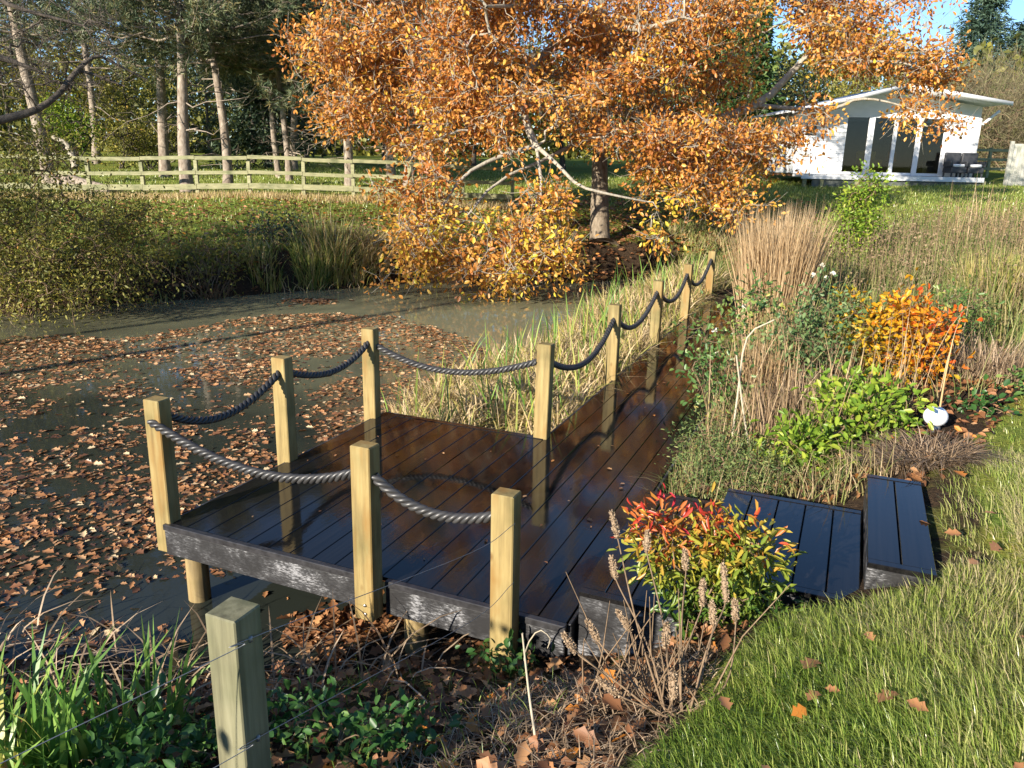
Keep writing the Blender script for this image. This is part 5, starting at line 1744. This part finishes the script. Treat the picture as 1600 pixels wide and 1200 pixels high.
clump('plume_grass', 2.86, 7.2, 0.42, 2600, 1.62, 0.010, 'straw', 'tall straw-coloured feathery grass clump beside the walkway', (0.03, 0.36), 0.6)
clump('plume_grass', 2.75, 8.6, 0.30, 900, 1.25, 0.012, 'straw', 'smaller straw grass clump behind the tall feathery one near the last posts', (0.05, 0.55), 0.45)
clump('dry_stem_clump', 3.40, 3.35, 0.30, 420, 0.55, 0.008, 'deadreed', 'red-brown dry stems below the blue-green shrub', (0.0, 0.5), 0.45, cat='plant')
clump('dry_stem_clump', 3.15, 4.3, 0.35, 500, 0.75, 0.008, 'straw', 'pale dry stems between the rose and the blue-green shrub', (0.0, 0.5), 0.3, cat='plant')
clump('brown_fern', 4.28, 2.15, 0.26, 900, 0.30, 0.007, 'deadreed', 'collapsed brown fern mound behind the narrow top step', (0.8, 1.9), 0.35, cat='plant')
clump('dry_stem_clump', 5.0, 4.9, 0.4, 700, 0.45, 0.008, 'deadreed', 'tangle of dry stalks right of the orange azalea', (0.2, 1.2), 0.55, cat='plant')
clump('ochre_grass', 5.6, 8.3, 0.6, 1500, 0.85, 0.012, 'sedge', 'ochre green grass clump beyond the orange azalea', (0.1, 0.7), 0.45)


def height_rnd(z0, z1, sp=0.15):
    return lambda P, cl: np.clip((P[:, 2] - z0) / (z1 - z0) + rng.normal(0, sp, len(P)), 0, 1)


b = gnd(2.85, 4.7)
bush('rose_bush', b, np.concatenate([ellipsoid_pts(b + (-0.25, 0.0, 0.55), (0.36, 0.4, 0.30), 22), ellipsoid_pts(b + (0.05, 0.35, 0.92), (0.24, 0.28, 0.16), 14), ellipsoid_pts(b + (-0.15, -0.8, 0.34), (0.28, 0.4, 0.26), 20)]), None, 0, 20, 0.09, 0.055, 0.6, 'rose',
     'straggly green rose bush leaning over the walkway', stems=6, rtip=0.003)
s = Soup()
b = gnd(3.5, 4.1)
bush('leafy_shrub', b, np.concatenate([ellipsoid_pts(b + (-0.05, 0.1, 0.50), (0.34, 0.32, 0.38), 60), ellipsoid_pts(b + (0.1, 0.3, 0.88), (0.26, 0.3, 0.20), 20)]), None, 0, 22, 0.085, 0.05, 0.6, 'bluegreen',
     'blue-green leafy shrub between the straw grass and the orange azalea', stems=7, rtip=0.003)
b = gnd(4.12, 4.55)
az_rnd = lambda P, cl: np.clip(0.22 + 0.34 * (P[:, 0] - 4.0) / 0.5 + 0.25 * (P[:, 2] - 0.75) + rng.normal(0, 0.17, len(P)) + 0.2 * (cl - 0.5), 0, 1)
bush('azalea', b, np.concatenate([(ellipsoid_pts(b + (0.03, 0.0, 0.48), (0.46, 0.34, 0.28), 20)[:, None] + rng.normal(size=(20, 5, 3)) * 0.06).reshape(-1, 3), (ellipsoid_pts(b + (0.14, 0.05, 0.66), (0.30, 0.25, 0.12), 6)[:, None] + rng.normal(size=(6, 5, 3)) * 0.05).reshape(-1, 3), ellipsoid_pts(b + (-0.36, 0.1, 0.78), (0.10, 0.10, 0.08), 5)]), None, 0, 16, 0.06, 0.062, 0.56, 'azalea',
     'azalea with glowing orange and red autumn leaves', stems=8, rtip=0.003, rnd_fn=az_rnd)
b = gnd(3.93, 2.95)
bush('lime_shrub', b, np.concatenate([ellipsoid_pts(b + (-0.02, 0.12, 0.25), (0.36, 0.35, 0.22), 62), ellipsoid_pts(b + (-0.3, -0.45, 0.08), (0.35, 0.25, 0.10), 30)]), None, 0, 20, 0.07, 0.075, 0.5, 'lime',
     'lime green large-leaved plant under the azalea beside the white globe', 'plant', stems=8, rtip=0.003)
b = gnd(3.05, 2.0)
bush('herb_mound', b, np.concatenate([ellipsoid_pts(b + (0.1, 0.1, 0.12), (0.40, 0.45, 0.20), 120), ellipsoid_pts(b + (0.45, 0.15, 0.1), (0.4, 0.3, 0.16), 90), ellipsoid_pts(b + (-0.15, 0.7, 0.15), (0.25, 0.4, 0.2), 60)]), None, 0, 34, 0.07, 0.03, 0.35, 'creeper',
     'low fine-leaved green mound spilling over the walkway edge', 'plant', stems=8, rtip=0.002, tw=2, tw_len=0.15)
b = gnd(3.62, 11.6)
bush('golden_shrub', b, np.concatenate([ellipsoid_pts(b + (-0.1, 0, 0.6), (0.6, 0.5, 0.55), 120), ellipsoid_pts(b + (0.15, 0, 1.3), (0.28, 0.3, 0.5), 60)]), None, 0, 22, 0.10, 0.07, 0.5, 'lime',
     'upright golden green shrub standing before the cabin lawn', stems=6)
b = gnd(4.75, 5.7)
bush('leafy_shrub', b, b + (0, 0, 0.4), (0.35, 0.3, 0.32), 40, 18, 0.08, 0.05, 0.55, 'rose', 'dark green shrub in the gap behind the azalea', stems=5, rtip=0.003)
b = gnd(4.85, 3.55)
bush('leafy_weed', b, b + (0, 0, 0.06), (0.2, 0.2, 0.05), 20, 14, 0.06, 0.06, 0.7, 'nettle', 'flat green weed patch at the lawn edge by the white globe', 'plant', stems=4, rtip=0.002, tw=0)
b = gnd(5.25, 4.2)
bush('leafy_weed', b, b + (0, 0, 0.10), (0.2, 0.2, 0.1), 20, 12, 0.06, 0.06, 0.7, 'rose', 'small green plant at the lawn edge right of the dry stalks', 'plant', stems=4, rtip=0.002, tw=0)
# cream flowers on the rose
fl_s = Soup()
fb_ = gnd(3.05, 4.9)
flw = thing('cream_rose', tuple(fb_), 'handful of cream rose blooms on thin stems above the leafy shrub', 'flowers')
fp = np.array([(2.55, 4.55, 0.62), (3.45, 4.9, 1.28), (3.55, 4.8, 1.22), (3.38, 4.75, 1.20), (2.62, 4.4, 0.42), (3.5, 5.0, 1.15), (2.75, 5.0, 0.8)])
for q in fp:
    d_ = rdirs(9, 0.6)
    fl_s = Soup()
    leaves(fl_s, np.tile(q, (9, 1)), d_, rdirs(9), 0.035, 0.03, rng.uniform(0, 1, 9))
    part('bloom', fl_s, 'petal', flw)
st_s = Soup()
tubes(st_s, np.stack([np.stack([fb_, (fb_ + q) / 2 + rng.normal(size=3) * 0.04, q]) for q in fp]), np.tile([0.004, 0.003, 0.002], (len(fp), 1)), 4)
part('stems', st_s, 'twig', flw)

bank_blades(5200, [(2.7, 1.5), (3.9, 1.6), (4.1, 1.7), (4.12, 3.4), (4.7, 3.9), (5.1, 4.5), (5.6, 5.6), (2.75, 6.2), (2.66, 4)], 0.08, 0.42, 0.006, 'meadow', (0.1, 1.3), 0.6,
            'thin mixed stems filling the gaps between border plants', 'border_undergrowth', rs=0.28, seg=3, cat='plants', clump=2.0)
bank_blades(420, [(2.75, 2.4), (3.6, 2.3), (4.2, 3.4), (4.9, 5.0), (3.0, 6.6), (2.7, 4)], 0.5, 1.0, 0.007, 'straw', (0.05, 0.6), 0.5,
            'thin bleached stalks rising from the border', 'border_stalks', rs=0.28, cat='stalks')
# meadow of seed heads beyond
bank_blades(22000, [(2.75, 5.4), (4.3, 5.2), (5.5, 5.4), (6.5, 6.6), (9, 9.2), (12, 12), (12, 19), (2.6, 16), (2.75, 9.5)], 0.35, 0.85, 0.011, 'meadow',
            (0.05, 0.9), 0.42, 'tall mixed meadow of green and drying stems behind the border', 'meadow_grass', rs=0.25, cat='meadow')
s = Soup()
x, y = scatter(1700, 3.2, 10.5, 6.0, 15)
k = in_poly(x, y, np.array([(3.6, 6.6), (5.5, 5.8), (9, 9.2), (10.5, 12), (10, 15), (3.2, 14)]))
x, y = x[k], y[k]
hh = rng.uniform(0.45, 0.95, len(x))
zz = height(x, y)
Pb = np.stack([x, y, zz], 1)
Pt = Pb + np.stack([rng.normal(0, 0.08, len(x)), rng.normal(0, 0.08, len(x)), hh], 1)
tubes(s, np.stack([Pb, (Pb + Pt) / 2, Pt], 1), np.tile([0.004, 0.0035, 0.003], (len(x), 1)), 3, rng.uniform(0, 1, len(x)))
leaf_clusters(s, Pt, 9, 0.045, 0.035, 0.6, 'lance')
tag(link('seed_heads', s.mesh('seed_heads'), 'seed'), 'brown dried seed heads scattered through the meadow', 'seed heads', kind='stuff')
bank_blades(300, [(5.0, 11), (8.5, 10.5), (9.5, 15), (5.0, 15)], 0.8, 1.5, 0.012, 'straw', (0.0, 0.35), 0.4, 'bleached tall dead stalks standing before the cabin', 'tall_dead_stalks', cat='stalks')


def stalk(name, pts, r, mat, label, cat='stalk', group=None):
    c = spline(pts, 10)
    s = Soup()
    tubes(s, c[None], (r * (1.1 - 0.5 * np.linspace(0, 1, 10)))[None], 6)
    o = thing(name, tuple(c[0]), label, cat, group)
    part('stem', s, mat, o, True)
    return o


b = gnd(4.47, 3.35)
stalk('garden_cane', [b, b + (0.0, 0.03, 0.35), b + (0.01, 0.05, 0.66)], 0.008, 'cane', 'bamboo cane upright beside the white globe', 'cane')
b = gnd(3.18, 2.75)
stalk('dead_stalk', [b, b + (-0.10, 0.06, 0.35), b + (-0.2, 0.1, 0.78)], 0.010, 'stick', 'pale leaning dead stalk in front of the dry stems')
b = gnd(3.02, 2.75)
stalk('dead_stalk', [b, b + (0.0, 0.1, 0.5), b + (0.02, 0.15, 0.95), b + (0.2, 0.2, 1.1)], 0.009, 'stick', 'pale hooked dead stalk nearest the walkway')
b = gnd(6.7, 12.5)
stalk('dead_stalk', [b, b + (0.02, 0, 0.7), b + (0.10, 0, 1.5)], 0.03, 'stick', 'thick bleached dead stalk before the cabin porch')
# white globe
b = gnd(4.42, 3.08)
lt = thing('globe_lantern', tuple(b), 'round white globe lantern on the ground beside the lime green plant', 'lantern')
prof = [(0.085 * math.sin(a), 0.14 - 0.075 * math.cos(a)) for a in np.linspace(0.25, math.pi - 0.02, 12)]
lathe('globe', prof, 'lantern', lt, (0, 0, 0.0), 20)
lathe('collar', [(0.045, 0.0), (0.045, 0.06), (0.03, 0.09)], 'lantern_base', lt, (0, 0, 0.0), 16)

# ------------------------------------------------------------------ red shrub and dried flower stalks in front
b = gnd(3.28, 0.02)


def nan_rnd(P, cl):
    left = np.clip((3.33 - P[:, 0]) / 0.35, -0.3, 1)
    return np.clip(0.05 + 0.9 * np.clip((P[:, 2] - b[2] - 0.24) / 0.38, 0, 1) * (0.45 + 0.35 * cl + 0.35 * left) + rng.normal(0, 0.10, len(P)), 0, 1)


bush('red_shrub', b, np.concatenate([ellipsoid_pts(b + (-0.08, 0.03, 0.46), (0.28, 0.22, 0.15), 55), ellipsoid_pts(b + (0.08, 0.0, 0.28), (0.26, 0.22, 0.20), 55), ellipsoid_pts(b + (0.16, -0.02, 0.48), (0.16, 0.15, 0.12), 22)]),
     None, 0, 19, 0.052, 0.062, 0.30, 'nandina', 'bushy shrub with red top leaves and green lower leaves before the steps', stems=9, rtip=0.0024, rnd_fn=nan_rnd, shape='leaf', tw=1, tw_len=0.12)

ds = thing('dried_flower_plant', tuple(gnd(3.22, -0.72)), 'dead perennial with fuzzy beige seed spikes before the red shrub', 'plant')
SP = [  # seed spike bottom px, top px, depth, base px, py
    ((965, 840), (955, 800), 3.3, (1040, 1100)), ((955, 870), (962, 905), 3.2, (1040, 1120)), ((985, 985), (965, 955), 3.1, (1050, 1130)), ((880, 990), (900, 1020), 3.0, (1030, 1150)),
    ((918, 970), (935, 1002), 3.05, (1035, 1130)), ((935, 1060), (965, 1085), 2.8, (1040, 1160)), ((1098, 945), (1098, 905), 3.05, (1065, 1130)), ((1134, 940), (1130, 882), 3.05, (1075, 1140)),
    ((1115, 975), (1112, 940), 3.0, (1070, 1130)), ((1150, 970), (1148, 938), 3.0, (1080, 1140)), ((1052, 1090), (1052, 1050), 2.75, (1052, 1170)), ((1010, 860), (1012, 830), 3.3, (1050, 1100)),
    ((1072, 890), (1070, 860), 3.15, (1062, 1130)), ((1040, 1010), (1042, 975), 2.95, (1050, 1140))]
for (bx, by), (tx, ty), d, (rx, ry) in SP:
    p0, p1, rt0 = at(bx, by, d), at(tx, ty, d), at(rx, ry, 2.85)
    rt0[2] = hz(rt0[0], rt0[1])
    s = Soup()
    low = p0 if p0[2] < p1[2] else p1
    hi_ = p1 if p0[2] < p1[2] else p0
    c = spline([rt0, (rt0 + low) / 2 + rng.normal(size=3) * 0.03, low, hi_], 14)
    tubes(s, c[None], np.linspace(0.0045, 0.002, 14)[None], 5)
    part('stalk', s, 'twig', ds, True)
    n = 260
    t = rng.uniform(0, 1, n)
    ax_ = hi_ - low
    q = low + ax_ * t[:, None]
    dr = rdirs(n)
    rr = 0.013 * np.sin(np.pi * np.clip(t * 0.86 + 0.1, 0, 1)) ** 0.6
    f = Soup()
    core = low + ax_ * np.linspace(0, 1, 7)[:, None]
    tubes(f, core[None], (0.011 * np.sin(np.pi * np.linspace(0.12, 0.95, 7)) ** 0.6)[None], 7, 0.6)
    leaves(f, q + dr * rr[:, None] * 0.7, nrm(dr + nrm(ax_) * 0.5), rdirs(n), 0.011, 0.007, rng.uniform(0.4, 1, n), 'lance')
    part('seed_spike', f, 'deadreed', ds)
n = 34
s = Soup()
bq = np.array(ds.location)
a = rng.uniform(0, 6.28, n)
st = bq + np.stack([rng.normal(0, 0.10, n), rng.normal(0, 0.10, n), np.zeros(n)], 1)
st[:, 2] = height(st[:, 0], st[:, 1])
en = st + np.stack([rng.normal(0, 0.14, n), rng.normal(0, 0.14, n), rng.uniform(0.15, 0.5, n)], 1)
tubes(s, np.stack([st, (st + en) / 2 + rng.normal(size=(n, 3)) * 0.02, en], 1), np.tile([0.004, 0.003, 0.0015], (n, 1)), 4)
part('bare_stems', s, 'twig', ds, True)

# dry thatch on the soil round it
bank_blades(2600, [(2.5, -1.7), (3.2, -1.5), (3.45, -0.6), (3.3, -0.1), (2.9, -0.15), (2.55, -0.6)], 0.04, 0.13, 0.004, 'deadreed', (0.8, 2.2), 0.65, 'matted dry thatch round the dead perennial', 'dry_thatch', seg=4, cat='thatch')
bank_blades(500, [(1.6, -1.8), (2.9, -1.9), (2.9, -0.4), (1.7, -0.5)], 0.05, 0.16, 0.004, 'lawn', (0.3, 1.3), 0.35, 'thin grass seedlings on the dark soil', 'soil_grass', cat='grass')
b = gnd(2.93, -1.15)
stalk('dead_stalk', [b, b + (-0.06, 0.05, 0.2), b + (-0.10, 0.07, 0.42)], 0.005, 'stick', 'pale upright dead stalk in front of the dead perennial')
b = gnd(2.5, -0.22)
stalk('dead_stalk', [b, b + (0.01, 0.0, 0.18), b + (0.07, 0, 0.30), b + (0.13, 0, 0.28), b + (0.12, 0, 0.22)], 0.004, 'stick', 'small hooked dead stem beside the shorter greenish post')
